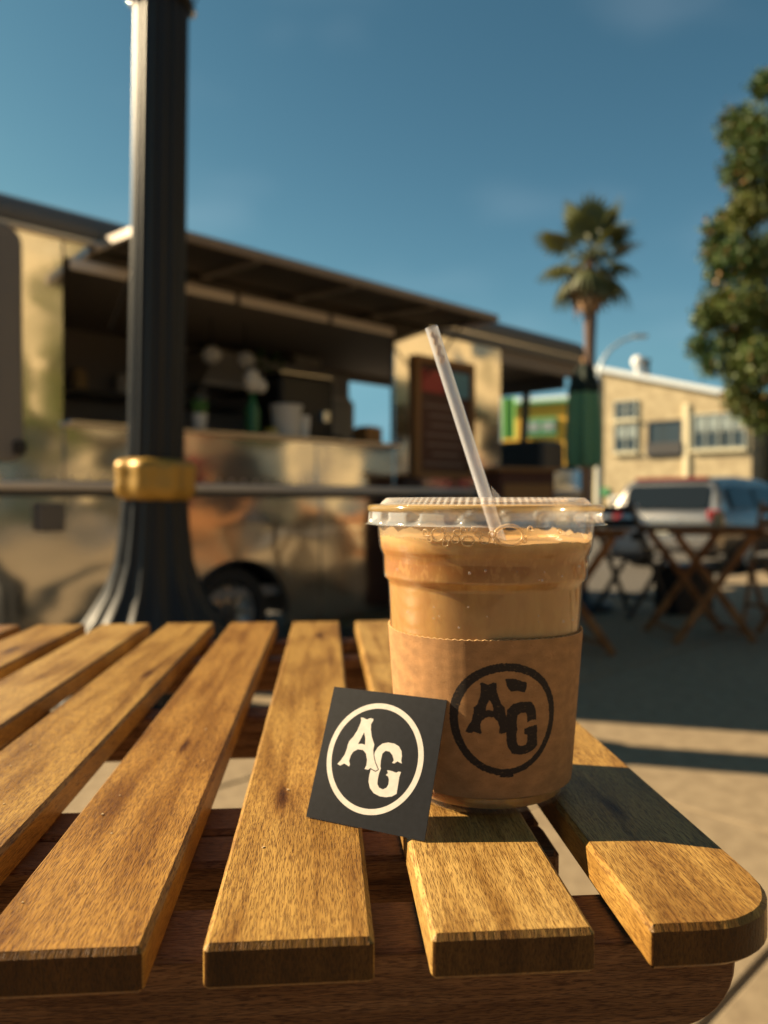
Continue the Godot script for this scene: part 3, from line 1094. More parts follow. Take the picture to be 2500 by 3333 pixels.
	for k in 2:
		o = thing("cup_stack", looks[k], "cups", tp([-0.55, 0.66][k], 1.432, -0.14), turn, "stacks of paper cups on the counter")
		for c in [7, 4][k]:
			st = new_st()
			lathe(st, [Vector2(0.030, 0.0), Vector2(0.042, 0.105), Vector2(0.045, 0.108), Vector2(0.042, 0.111), Vector2(0.001, 0.1)], 18, Transform3D(Basis(), Vector3(0, c * 0.018, 0)))
			obj(o, "cup", st, M.white_paint)
	# green plant further inside
	o = thing("potted_plant", "leafy green plant in a dark pot high inside the food trailer", "plant", tp(1.25, 2.0, -1.5), turn)
	st = new_st()
	lathe(st, [Vector2(0.001, 0), Vector2(0.06, 0), Vector2(0.08, 0.12), Vector2(0.001, 0.12)], 14)
	obj(o, "pot", st, M.trailer_dark)
	st = new_st()
	for i in 30:
		ball(st, Vector3(rng.randf_range(-0.16, 0.16), 0.16 + rng.randf_range(-0.05, 0.14), rng.randf_range(-0.12, 0.12)), Vector3(0.035, 0.02, 0.03), 4)
	obj(o, "leaves", st, M.plant_green, "stuff")
	bx(o, "bracket", M.trailer_dark, Vector3(0, -0.02, -0.25), Vector3(0.16, 0.03, 0.65), 0.004)
	# stacked pale boxes at the far end of the counter
	o = thing("napkin_box", "low brown box on the counter below the trailer's far window", "box", tp(1.26, 1.432, -0.14), turn)
	bx(o, "box", M.board_wood, Vector3(0, 0.06, 0), Vector3(0.16, 0.12, 0.16), 0.005)
	bx(o, "napkins", M.plastic_white, Vector3(0, 0.126, 0), Vector3(0.12, 0.012, 0.12), 0.003)
	# menu board on the bright panel right of the hatch
	o = thing("menu_board", "brown menu board in a wooden frame on the trailer beside the straw", "menu board", tp(1.95, 1.20, 0.02), turn)
	var b0 := Vector3(0, 0.46, 0)
	bx(o, "board", M.board_brown, b0, Vector3(0.62, 0.86, 0.02), 0.002)
	for x in [-0.325, 0.325]:
		bx(o, "frame", M.board_wood, b0 + Vector3(x, 0, 0.006), Vector3(0.05, 0.94, 0.045), 0.006)
	for y in [-0.445, 0.445]:
		bx(o, "frame", M.board_wood, b0 + Vector3(0, y, 0.006), Vector3(0.598, 0.05, 0.045), 0.006)
	bx(o, "red_label", M.red_paint, b0 + Vector3(-0.15, 0.28, 0.013), Vector3(0.26, 0.17, 0.008), 0.001)
	bx(o, "blue_label", M.label_blue, b0 + Vector3(0.17, 0.28, 0.013), Vector3(0.22, 0.20, 0.008), 0.001)
	for k in 7:
		bx(o, "text_row", M.board_print, b0 + Vector3(-0.02 + 0.02 * (k % 2), 0.09 - k * 0.075, 0.012), Vector3(0.46 - 0.07 * (k % 3), 0.022, 0.005), 0.0)


func buildings() -> void:
	# cream building across the street, turned so that its face catches the sun
	var d := Vector3(0.82, 0, 0.57)           # along the wall
	var o := thing("cream_building", "cream stucco building with a sloping white roof edge across the street", "building", P(9.0, -0.12, 34.0), -deg_to_rad(40.0))
	var st := new_st()
	var h0 := 6.85
	var h1 := 4.85
	var L := 6.75
	var holes := [[1.25, 3.62, 0.98, 0.72], [1.25, 2.22, 0.98, 1.12], [2.72, 1.95, 1.38, 1.45], [4.55, 2.18, 1.98, 1.36]]
	slab(st, PackedVector2Array([Vector2(0, 0), Vector2(L, 0), Vector2(L, h1), Vector2(0, h0)]), -12.0, 0.0)
	obj(o, "wall", st, M.stucco)
	# roof edge and roof sheet
	var slope := Vector3(L, h1 - h0, 0).normalized()
	st = new_st()
	beam(st, Vector3(-0.25, h0 + 0.20, 0.10), Vector3(L + 0.2, h1 + 0.11, 0.10), 0.22, 0.20, Vector3(0, 0, 1))
	obj(o, "roof_edge", st, M.roof_white)
	st = new_st()
	beam(st, Vector3(-0.2, h0 + 0.20, -6.0), Vector3(L + 0.2, h1 + 0.11, -6.0), 12.0, 0.16, Vector3(0, 0, 1))
	obj(o, "roof", st, M.roof_white)
	bx(o, "corner_trim", M.stucco_trim, Vector3(0.30, 3.25, 0.04), Vector3(0.6, 6.5, 0.08), 0.01)
	bx(o, "pilaster", M.stucco_trim, Vector3(4.28, 3.3, 0.05), Vector3(0.22, 3.4, 0.10), 0.01)
	bx(o, "base_band", M.stucco_trim, Vector3(L / 2 + 0.3, 0.75, 0.05), Vector3(L - 0.6, 0.10, 0.10), 0.01)
	for k in holes.size():
		var w: Array = holes[k]
		var c := Vector3(w[0] + w[2] / 2.0, w[1] + w[3] / 2.0 + 0.95, 0)
		var win := Node3D.new()
		win.name = "window"
		o.add_child(win, true)
		bx(win, "glass", M.window_dark, c + Vector3(0, 0, 0.012), Vector3(w[2], w[3], 0.02), 0.0)
		for s in [-1, 1]:
			bx(win, "frame", M.window_frame if k != 2 else M.trailer_dark, c + Vector3(s * w[2] / 2.0, 0, 0.04), Vector3(0.07, w[3] + 0.07, 0.08), 0.005)
			bx(win, "frame", M.window_frame if k != 2 else M.trailer_dark, c + Vector3(0, s * w[3] / 2.0, 0.04), Vector3(w[2] - 0.075, 0.07, 0.08), 0.005)
		if k != 2:
			var nx := 1 if k < 2 else 3
			for i in nx:
				bx(win, "mullion", M.window_frame, c + Vector3(w[2] * ((i + 1.0) / (nx + 1.0) - 0.5), 0, 0.035), Vector3(0.05, w[3] - 0.08, 0.05), 0.0)
			bx(win, "transom", M.window_frame, c + Vector3(0, 0.02, 0.03), Vector3(w[2] - 0.08, 0.05, 0.03), 0.0)
			if k > 0: bx(win, "blind", M.blind, c + Vector3(0, w[3] * 0.27, 0.024), Vector3(w[2] - 0.1, w[3] * 0.40, 0.012), 0.0)
			bx(win, "sill", M.stucco_trim, c + Vector3(0, -w[3] / 2.0 - 0.10, 0.08), Vector3(w[2] + 0.15, 0.09, 0.16), 0.01)
		else:
			bx(win, "balcony_rail", M.trailer_dark, c + Vector3(0, -w[3] / 2.0 + 0.30, 0.12), Vector3(w[2] + 0.1, 0.5, 0.06), 0.01)
	# green box lamp and a pale doorway low on the wall
	bx(o, "green_plate", M.sign_green, Vector3(0.85, 1.45, 0.06), Vector3(0.36, 0.34, 0.08), 0.01)
	var dr := bx(o, "door", M.trailer_dark, Vector3(1.45, 0.55, 0.03), Vector3(0.55, 1.1, 0.05), 0.005)
	for x in [1.12, 1.78]:
		bx(dr, "door_frame", M.white_paint, Vector3(x, 0.57, 0.05), Vector3(0.1, 1.14, 0.09), 0.005)
	bx(dr, "door_head", M.white_paint, Vector3(1.45, 1.20, 0.05), Vector3(0.80, 0.12, 0.09), 0.005)
	# roof ventilator
	var v := thing("roof_ventilator", "round white ventilator on the cream building's roof", "ventilator", o.transform * Vector3(1.95, h0 - 0.36, -0.8), 0)
	st = new_st()
	lathe(st, [Vector2(0.14, -0.1), Vector2(0.14, 0.35), Vector2(0.24, 0.42), Vector2(0.30, 0.58), Vector2(0.24, 0.76), Vector2(0.10, 0.84), Vector2(0.001, 0.85)], 20)
	obj(v, "cowl", st, M.white_paint)
	v = thing("roof_flue", "short dark flue beside the white roof ventilator", "flue", o.transform * Vector3(2.32, h0 - 0.45, -0.8), 0)
	st = new_st()
	lathe(st, [Vector2(0.12, -0.1), Vector2(0.12, 0.62), Vector2(0.17, 0.64), Vector2(0.17, 0.74), Vector2(0.001, 0.76)], 16)
	obj(v, "pipe", st, M.trailer_dark)
	# mustard building seen through the trailer's cab
	o = thing("mustard_building", "mustard yellow building with a green sign seen through the trailer's cab", "building", P(4.4, -0.12, 37.0), -0.50)
	bx(o, "wall", M.mustard, Vector3(2.6, 2.75, -4), Vector3(5.2, 5.5, 8), 0.0)
	bx(o, "cornice", M.sign_green, Vector3(2.6, 5.56, -3.9), Vector3(5.5, 0.16, 8.3), 0.02)
	bx(o, "roof", M.roof_white, Vector3(2.6, 5.75, -4), Vector3(5.3, 0.2, 8.0), 0.02)
	var sg := bx(o, "sign", M.sign_green, Vector3(3.25, 4.45, 0.06), Vector3(1.5, 0.85, 0.10), 0.02)
	for x in [-0.36, 0.36]:
		bx(sg, "sign_panel", M.blind, Vector3(3.25 + x, 4.47, 0.125), Vector3(0.56, 0.42, 0.02), 0.01)
	o = thing("green_banner", "bright green banner on a pole seen through the trailer's cab", "banner", P(4.75, -0.12, 29.0), -0.6)
	rod(o, "pole", M.galvanised, [Vector3(-0.36, 0, 0), Vector3(-0.36, 6.2, 0)], 0.05)
	st = new_st()
	var rows := []
	for i in 8:
		var r := PackedVector3Array()
		for j in 7:
			r.append(Vector3(-0.31 + j * 0.085, 3.4 + i * 0.22, 0.06 * sin(j * 1.1)))
		rows.append(r)
	skin(st, rows, false)
	obj(o, "cloth", st, M.leaf_green_cloth)
	# dark low building at the right edge
	o = thing("dark_shop", "dark brown low building at the right edge behind the tree", "building", P(15.9, -0.12, 30.0), -0.45)
	bx(o, "wall", M.trailer_inside, Vector3(4, 2.1, -3), Vector3(8, 4.2, 6), 0.0)
	bx(o, "roof", M.roof_grey, Vector3(4, 4.3, -3), Vector3(8.4, 0.2, 6.4), 0.02)
	for k in 3:
		bx(o, "window", M.window_dark, Vector3(1.4 + k * 2.4, 2.3, 0.03), Vector3(1.5, 1.6, 0.06), 0.01)
	# sunlit shop row to the right, which the trailer's side mirrors
	o = thing("stucco_shop", "cream stucco shop front out of frame, mirrored in the trailer's side", "building", P(15.0, 0.0, 8.0), -PI / 2)
	bx(o, "wall", M.stucco, Vector3(9, 4.0, -3), Vector3(22, 8.0, 6), 0.0)
	bx(o, "parapet", M.stucco_trim, Vector3(9, 8.1, -3), Vector3(22.3, 0.25, 6.3), 0.02)
	for k in 6:
		var x := -0.6 + k * 3.5
		bx(o, "window", M.window_dark, Vector3(x, 1.7, 0.03), Vector3(1.5 + 0.3 * (k % 3), 2.3, 0.06), 0.01)
		bx(o, "door", M.red_paint if k % 2 == 0 else M.trailer_dark, Vector3(x + 1.75, 1.2, 0.03), Vector3(0.7, 2.4, 0.06), 0.01)
		bx(o, "window", M.window_dark, Vector3(x + 0.6, 5.6, 0.03), Vector3(1.6, 1.7, 0.06), 0.01)
		bx(o, "awning", M.umbrella_dark if k % 2 == 0 else M.door_grey, Vector3(x, 3.1, 0.5), Vector3(2.0, 0.1, 1.1), 0.02, Basis(Vector3(1, 0, 0), 0.35))
	# hedge troughs added out of view, to darken the trailer's lower reflection
	for k in 5:
		var q := thing("added_hedge", ["added unseen hedge trough darkening the trailer reflection, farthest up the street", "added unseen hedge trough darkening the trailer reflection, second down the street", "added unseen hedge trough darkening the trailer reflection, middle of the shop front", "added unseen hedge trough darkening the trailer reflection, fourth down the street", "added unseen hedge trough darkening the trailer reflection, last one behind us"][k], "hedge", P(11.5, 0, 6.5 - k * 3.4), -PI / 2, "added hedge troughs before the shop front")
		bx(q, "trough", M.trailer_dark, Vector3(0, 0.2, 0), Vector3(2.7, 0.4, 0.5), 0.01)
		st = new_st()
		for i in 60:
			ball(st, Vector3(rng.randf_range(-1.3, 1.3), 0.5 + rng.randf_range(-0.05, 0.45), rng.randf_range(-0.2, 0.2)), Vector3.ONE * rng.randf_range(0.10, 0.18), 4)
		obj(q, "foliage", st, M.umbrella_dark, "stuff")
	# unseen building added on our left, shading the ground behind the camera
	o = thing("added_shade_building", "brown building added out of frame on the left, to shade the ground behind the slatted table", "building", P(-4.2, 0.0, -1.6), PI / 2)
	bx(o, "wall", M.board_wood, Vector3(-6, 2.3, -3), Vector3(12, 4.6, 6), 0.0)
	bx(o, "roof", M.roof_grey, Vector3(-6, 4.7, -3), Vector3(12.6, 0.2, 6.6), 0.02)
	for k in 3:
		bx(o, "window", M.window_dark, Vector3(-2.2 - k * 3.6, 1.6, 0.03), Vector3(2.2, 1.8, 0.06), 0.01)


func lamp_post() -> void:
	var o := thing("lamp_post", "black fluted cast iron lamp post with a gold painted ring", "lamp post", P(-0.937, 0, 3.1), 0)
	o.rotation.z = deg_to_rad(-1.0)
	var flute := func(a: float, i: int, p: Vector2) -> Vector2:
		return Vector2(p.x * (1.0 - 0.10 * pow(absf(sin(a * 8.0)), 0.7)), p.y)
	var st := new_st()
	lathe(st, [Vector2(0.112, 1.02), Vector2(0.110, 1.2), Vector2(0.107, 2.0), Vector2(0.104, 2.86)], 160, Transform3D(), flute)
	obj(o, "shaft", st, M.post_paint)
	st = new_st()
	lathe(st, [Vector2(0.34, 0.13), Vector2(0.335, 0.20), Vector2(0.325, 0.30), Vector2(0.30, 0.36), Vector2(0.255, 0.42), Vector2(0.195, 0.52), Vector2(0.155, 0.64), Vector2(0.138, 0.78), Vector2(0.128, 0.90)], 160, Transform3D(), flute)
	obj(o, "bell_base", st, M.post_paint)
	st = new_st()
	lathe(st, [Vector2(0.37, 0.0), Vector2(0.37, 0.09), Vector2(0.355, 0.12), Vector2(0.33, 0.135), Vector2(0.001, 0.136)], 48)
	obj(o, "plinth", st, M.post_paint)
	st = new_st()
	var lobes := func(a: float, i: int, p: Vector2) -> Vector2:
		return Vector2(p.x * (1.0 + 0.05 * cos(a * 8.0 + 0.4)), p.y)
	lathe(st, [Vector2(0.12, 0.885), Vector2(0.135, 0.89), Vector2(0.15, 0.905), Vector2(0.158, 0.93), Vector2(0.155, 0.955), Vector2(0.155, 0.99), Vector2(0.160, 1.015), Vector2(0.152, 1.035), Vector2(0.132, 1.045), Vector2(0.105, 1.05)], 96, Transform3D(), lobes)
	obj(o, "gold_ring", st, M.gold_paint)
	st = new_st()
	lathe(st, [Vector2(0.104, 2.85), Vector2(0.118, 2.858), Vector2(0.125, 2.875), Vector2(0.118, 2.895), Vector2(0.108, 2.90)], 48)
	obj(o, "collar", st, M.post_paint)
	st = new_st()
	lathe(st, [Vector2(0.108, 2.90), Vector2(0.112, 2.95), Vector2(0.128, 2.965), Vector2(0.125, 2.99), Vector2(0.115, 3.0), Vector2(0.13, 3.1), Vector2(0.17, 3.2), Vector2(0.20, 3.26), Vector2(0.001, 3.3)], 64, Transform3D(), flute)
	obj(o, "capital", st, M.post_paint)
	# the globe above the frame
	st = new_st()
	ball(st, Vector3(0, 3.55, 0), Vector3(0.22, 0.27, 0.22), 12)
	obj(o, "globe", st, M.plastic_white)
	# string of bulbs wound round the top
	var g := thing("string_lights", "string of small bulbs wound round the top of the lamp post", "string lights", P(-0.937, 0, 3.1), 0)
	g.rotation.z = deg_to_rad(-1.0)
	var pts := []
	for i in 60:
		var a := TAU * i / 20.0
		pts.append(Vector3(sin(a) * 0.135, 2.90 + i * 0.0035, cos(a) * 0.135))
	rod(g, "wire", M.black, pts, 0.004, 5)
	for i in 9:
		var a := -1.9 + i * 0.72
		st = new_st()
		var h := 2.905 + (i % 3) * 0.055
		ball(st, Vector3(sin(a) * 0.142, h, cos(a) * 0.142), Vector3(0.017, 0.026, 0.017), 6)
		obj(g, "bulb", st, [M.chrome, M.red_lamp, M.chrome, M.chrome][i % 4])


func street_things() -> void:
	# cobra-head street light
	var o := thing("street_light", "tall grey curved arm street light behind the palm", "street light", P(8.35, -0.12, 30.0), 0)
	rod(o, "pole", M.galvanised, [Vector3(0, 0, 0), Vector3(0, 4.0, 0), Vector3(0, 6.0, 0)], 0.075, 10)
	rod(o, "arm", M.galvanised, [Vector3(0, 5.9, 0), Vector3(0.12, 6.45, 0), Vector3(0.42, 6.92, 0), Vector3(0.85, 7.25, 0), Vector3(1.3, 7.42, 0)], 0.055, 8)
	bx(o, "lamp_head", M.galvanised, Vector3(1.6, 7.46, 0), Vector3(0.62, 0.13, 0.25), 0.05)
	# closed green patio umbrella
	o = thing("patio_umbrella", "closed green patio umbrella standing beside the trailer's cab", "umbrella", P(1.635, 0.0, 6.3), 0)
	rod(o, "pole", M.board_wood, [Vector3(0, 0.05, 0), Vector3(0, 2.06, 0)], 0.02, 10)
	var fold := func(a: float, i: int, p: Vector2) -> Vector2:
		return Vector2(p.x * (1.0 + 0.20 * cos(a * 6.0 + 0.7) + 0.06 * sin(a * 17.0)), p.y)
	var st := new_st()
	lathe(st, [Vector2(0.118, 1.17), Vector2(0.130, 1.25), Vector2(0.128, 1.42), Vector2(0.118, 1.62), Vector2(0.105, 1.80)], 96, Transform3D(), fold)
	obj(o, "canopy", st, M.umbrella_green)
	st = new_st()
	lathe(st, [Vector2(0.112, 1.77), Vector2(0.112, 1.82), Vector2(0.085, 1.92), Vector2(0.03, 2.01), Vector2(0.001, 2.02)], 48, Transform3D(), fold)
	obj(o, "canopy_cap", st, M.umbrella_dark)
	st = new_st()
	lathe(st, [Vector2(0.24, 0.0), Vector2(0.24, 0.05), Vector2(0.05, 0.09), Vector2(0.035, 0.2), Vector2(0.001, 0.2)], 32)
	obj(o, "base", st, M.dark_metal)


func fan_frond(reach: float, droop: float, m: Material) -> Node3D:
	var root := Node3D.new()
	root.name = "frond"
	var st := new_st()
	var pts := []
	for i in 5:
		var t := i / 4.0
		pts.append(Vector3(0, -droop * t * t * 0.35, reach * 0.66 * t))
	tube(st, pts, [0.035, 0.02], 5) if false else tube(st, pts, [0.03], 5)
	obj(root, "stalk", st, m)
	st = new_st()
	var tip: Vector3 = pts[-1]
	var n := 17
	for k in n:
		var a := deg_to_rad(-125.0 + 250.0 * k / (n - 1))
		var ln := reach * (0.60 - 0.12 * absf(a) / 2.2) * rng.randf_range(0.9, 1.08)
		var dir := Vector3(sin(a), 0.10, cos(a)).normalized()
		var side := Vector3(cos(a), 0, -sin(a)) * 0.062 * reach
		var prev := tip
		var pw := side * 0.3
		for s in 3:
			var t := (s + 1) / 3.0
			var q := tip + dir * ln * t + Vector3(0, -droop * 0.55 * t * t, 0)
			var nw: Vector3 = side * [1.0, 0.75, 0.02][s]
			var lift := Vector3(0, 0.02, 0)
			tri(st, prev - pw, prev + pw + lift, q + nw + lift)
			tri(st, prev - pw, q + nw + lift, q - nw)
			prev = q
			pw = nw
	obj(root, "blade", st, m)
	return root


func trees() -> void:
	# fan palm
	var o := thing("palm_tree", "tall fan palm with drooping fronds behind the trailer's front", "palm tree", P(6.85, -0.12, 26.0), 0)
	var st := new_st()
	var pts := []
	var rad := []
	for i in 14:
		var t := i / 13.0
		pts.append(Vector3(0.10 * sin(t * 2.0), t * 9.35, 0))
		rad.append(lerpf(0.21, 0.16, t) + 0.016 * (i % 2) + (0.05 if i == 10 else 0.0))
	tube(st, pts, rad, 12)
	obj(o, "trunk", st, M.bark_palm)
	st = new_st()
	lathe(st, [Vector2(0.20, 7.3), Vector2(0.30, 7.5), Vector2(0.34, 7.9), Vector2(0.26, 8.3), Vector2(0.20, 8.6)], 20, Transform3D(Basis(), Vector3(0.09, 0, 0)), func(a: float, i: int, p: Vector2) -> Vector2: return Vector2(p.x * (1.0 + 0.12 * sin(a * 5.0 + i * 2.0)), p.y))
	obj(o, "dead_skirt", st, M.frond_dry)
	var kinds := [[1.5, 0.25], [1.55, 0.55], [1.5, 0.9], [1.45, 1.2]]
	var list := []
	for k in 23:
		list.append([k * 2.39996 + rng.randf_range(-0.3, 0.3), lerpf(1.35, -0.75, k / 22.0), mini(3, k / 6), rng.randf_range(0.85, 1.12)])
	# the hanging ones below the crown
	for q in [[-1.5, -0.95, 3, 1.15], [-1.2, -1.2, 3, 1.0], [1.45, -0.55, 3, 1.2], [1.7, -1.1, 3, 1.1], [1.2, -1.25, 3, 0.95], [-1.9, -0.5, 3, 1.1], [0.2, -1.1, 3, 0.9]]: list.append(q)
	for q in list:
		var kd: Array = kinds[q[2]]
		var f := fan_frond(kd[0] * q[3], kd[1], M.frond if q[1] > -0.9 else (M.frond if q[0] > 1.4 and q[0] < 1.5 else M.frond_dry))
		o.add_child(f, true)
		f.position = Vector3(0.10, 9.35, 0)
		f.rotation = Vector3(-q[1], q[0], 0)
	# leafy street tree at the right
	o = thing("street_tree", "dense dark green leafy tree at the right edge", "tree", P(7.15, 0.0, 9.6), 0)
	st = new_st()
	tube(st, [Vector3(0, 0, 0), Vector3(0.05, 1.0, 0.02), Vector3(-0.05, 2.0, 0), Vector3(0.05, 3.3, 0.05), Vector3(0.0, 5.0, 0)], [0.19, 0.15, 0.13, 0.10, 0.04], 12)
	var trunk := obj(o, "trunk", st, M.bark)
	var eye := P(0, EYE, 0)
	# clumps: x, y in the picture's own angles, radius; depth spread by hand
	var clumps := []
	for q in [[1655, 190, 30, 0], [1600, 280, 42, 0.2], [1650, 310, 60, -0.5], [1602, 370, 40, 0.3], [1650, 425, 60, 0.4], [1612, 470, 38, -0.3], [1565, 500, 36, 0.1], [1552, 545, 30, 0.3], [1605, 560, 48, -0.2], [1655, 570, 60, 0.5], [1562, 590, 30, -0.1], [1560, 668, 46, 0.2], [1615, 660, 44, -0.3], [1655, 690, 60, 0.3], [1530, 690, 26, 0.0], [1520, 752, 28, 0.1], [1540, 790, 24, -0.1], [1585, 745, 38, 0.4], [1620, 800, 48, 0.0], [1655, 780, 55, -0.4], [1610, 860, 38, 0.2], [1655, 890, 48, 0.1], [1588, 792, 26, 0.5]]:
		var dist: float = 9.4 + q[3]
		var px: float = (q[0] - 829.5) / 1660.0
		var py: float = (1085.0 - q[1]) / 1660.0
		clumps.append([P(px * dist - 0.05, EYE + py * dist, dist), q[2] / 1660.0 * dist * 1.12])
	for k in 46:      # the rest of the crown, beyond the frame
		var a := rng.randf_range(0, TAU)
		var rr := sqrt(rng.randf()) * 2.1
		var y := rng.randf_range(2.0, 6.4)
		var p := P(7.4 + absf(cos(a)) * rr * (1.0 - absf(y - 4.0) * 0.12), y, 9.6 + sin(a) * rr)
		clumps.append([p, rng.randf_range(0.3, 0.5)])
	for k in clumps.size():
		if k % 3 == 0:
			var to: Vector3 = clumps[k][0] - o.position
			var from := Vector3(0, clampf(to.y - 1.0, 1.6, 4.6), 0)
			st = new_st()
			tube(st, [from, from.lerp(to, 0.5) + Vector3(0, 0.1, 0), to], [0.06, 0.035, 0.012], 6)
			obj(trunk, "limb", st, M.bark)
	var leaf := new_st()
	for s in [1.0]:
		tri(leaf, Vector3(0, 0, -0.5), Vector3(-0.26, 0.05, 0.02), Vector3(0, 0, 0.55))
		tri(leaf, Vector3(0, 0, -0.5), Vector3(0, 0, 0.55), Vector3(0.26, 0.05, 0.02))
	var mm := MultiMesh.new()
	mm.transform_format = MultiMesh.TRANSFORM_3D
	mm.use_colors = true
	mm.mesh = leaf.commit()
	var places := []
	for c in clumps:
		var r: float = c[1]
		var tint := rng.randf()
		for i in int(1000.0 * pow(r / 0.25, 2.0)):
			var v := Vector3(rng.randfn(), rng.randfn(), rng.randfn()).normalized() * r * pow(rng.randf(), 0.5) * (1.3 if rng.randf() < 0.07 else 1.0)
			v += Vector3(rng.randfn(), rng.randfn(), rng.randfn()) * 0.025
			places.append([c[0] + v - o.position, tint])
	mm.instance_count = places.size()
	for i in places.size():
		var b := Basis.from_euler(Vector3(rng.randf_range(-1.2, 1.2), rng.randf_range(0, TAU), rng.randf_range(-1.2, 1.2))).scaled(Vector3.ONE * rng.randf_range(0.045, 0.088))
		mm.set_instance_transform(i, Transform3D(b, places[i][0]))
		var t: float = places[i][1] * 0.6 + rng.randf() * 0.4
		var c := Color(0.044, 0.095, 0.020).lerp(Color(0.15, 0.155, 0.022), pow(t, 1.6))
		if rng.randf() < 0.07: c = Color(0.24, 0.11, 0.02)
		mm.set_instance_color(i, c)
	var mi := MultiMeshInstance3D.new()
	mi.name = "crown"
	mi.multimesh = mm
	mi.material_override = M.leaf
	o.add_child(mi)
	mi.set_meta("kind", "stuff")
	dup(o, P(8.6, 0, 1.4), 1.9, "dense dark green leafy tree added out of frame on the right, for dark patches in the trailer reflection")  # unseen copies added to break up the trailer's reflection with dark patches
	dup(o, P(9.4, 0, -5.5), 4.0, "dense dark green leafy tree added behind us on the right, for dark patches in the trailer reflection")


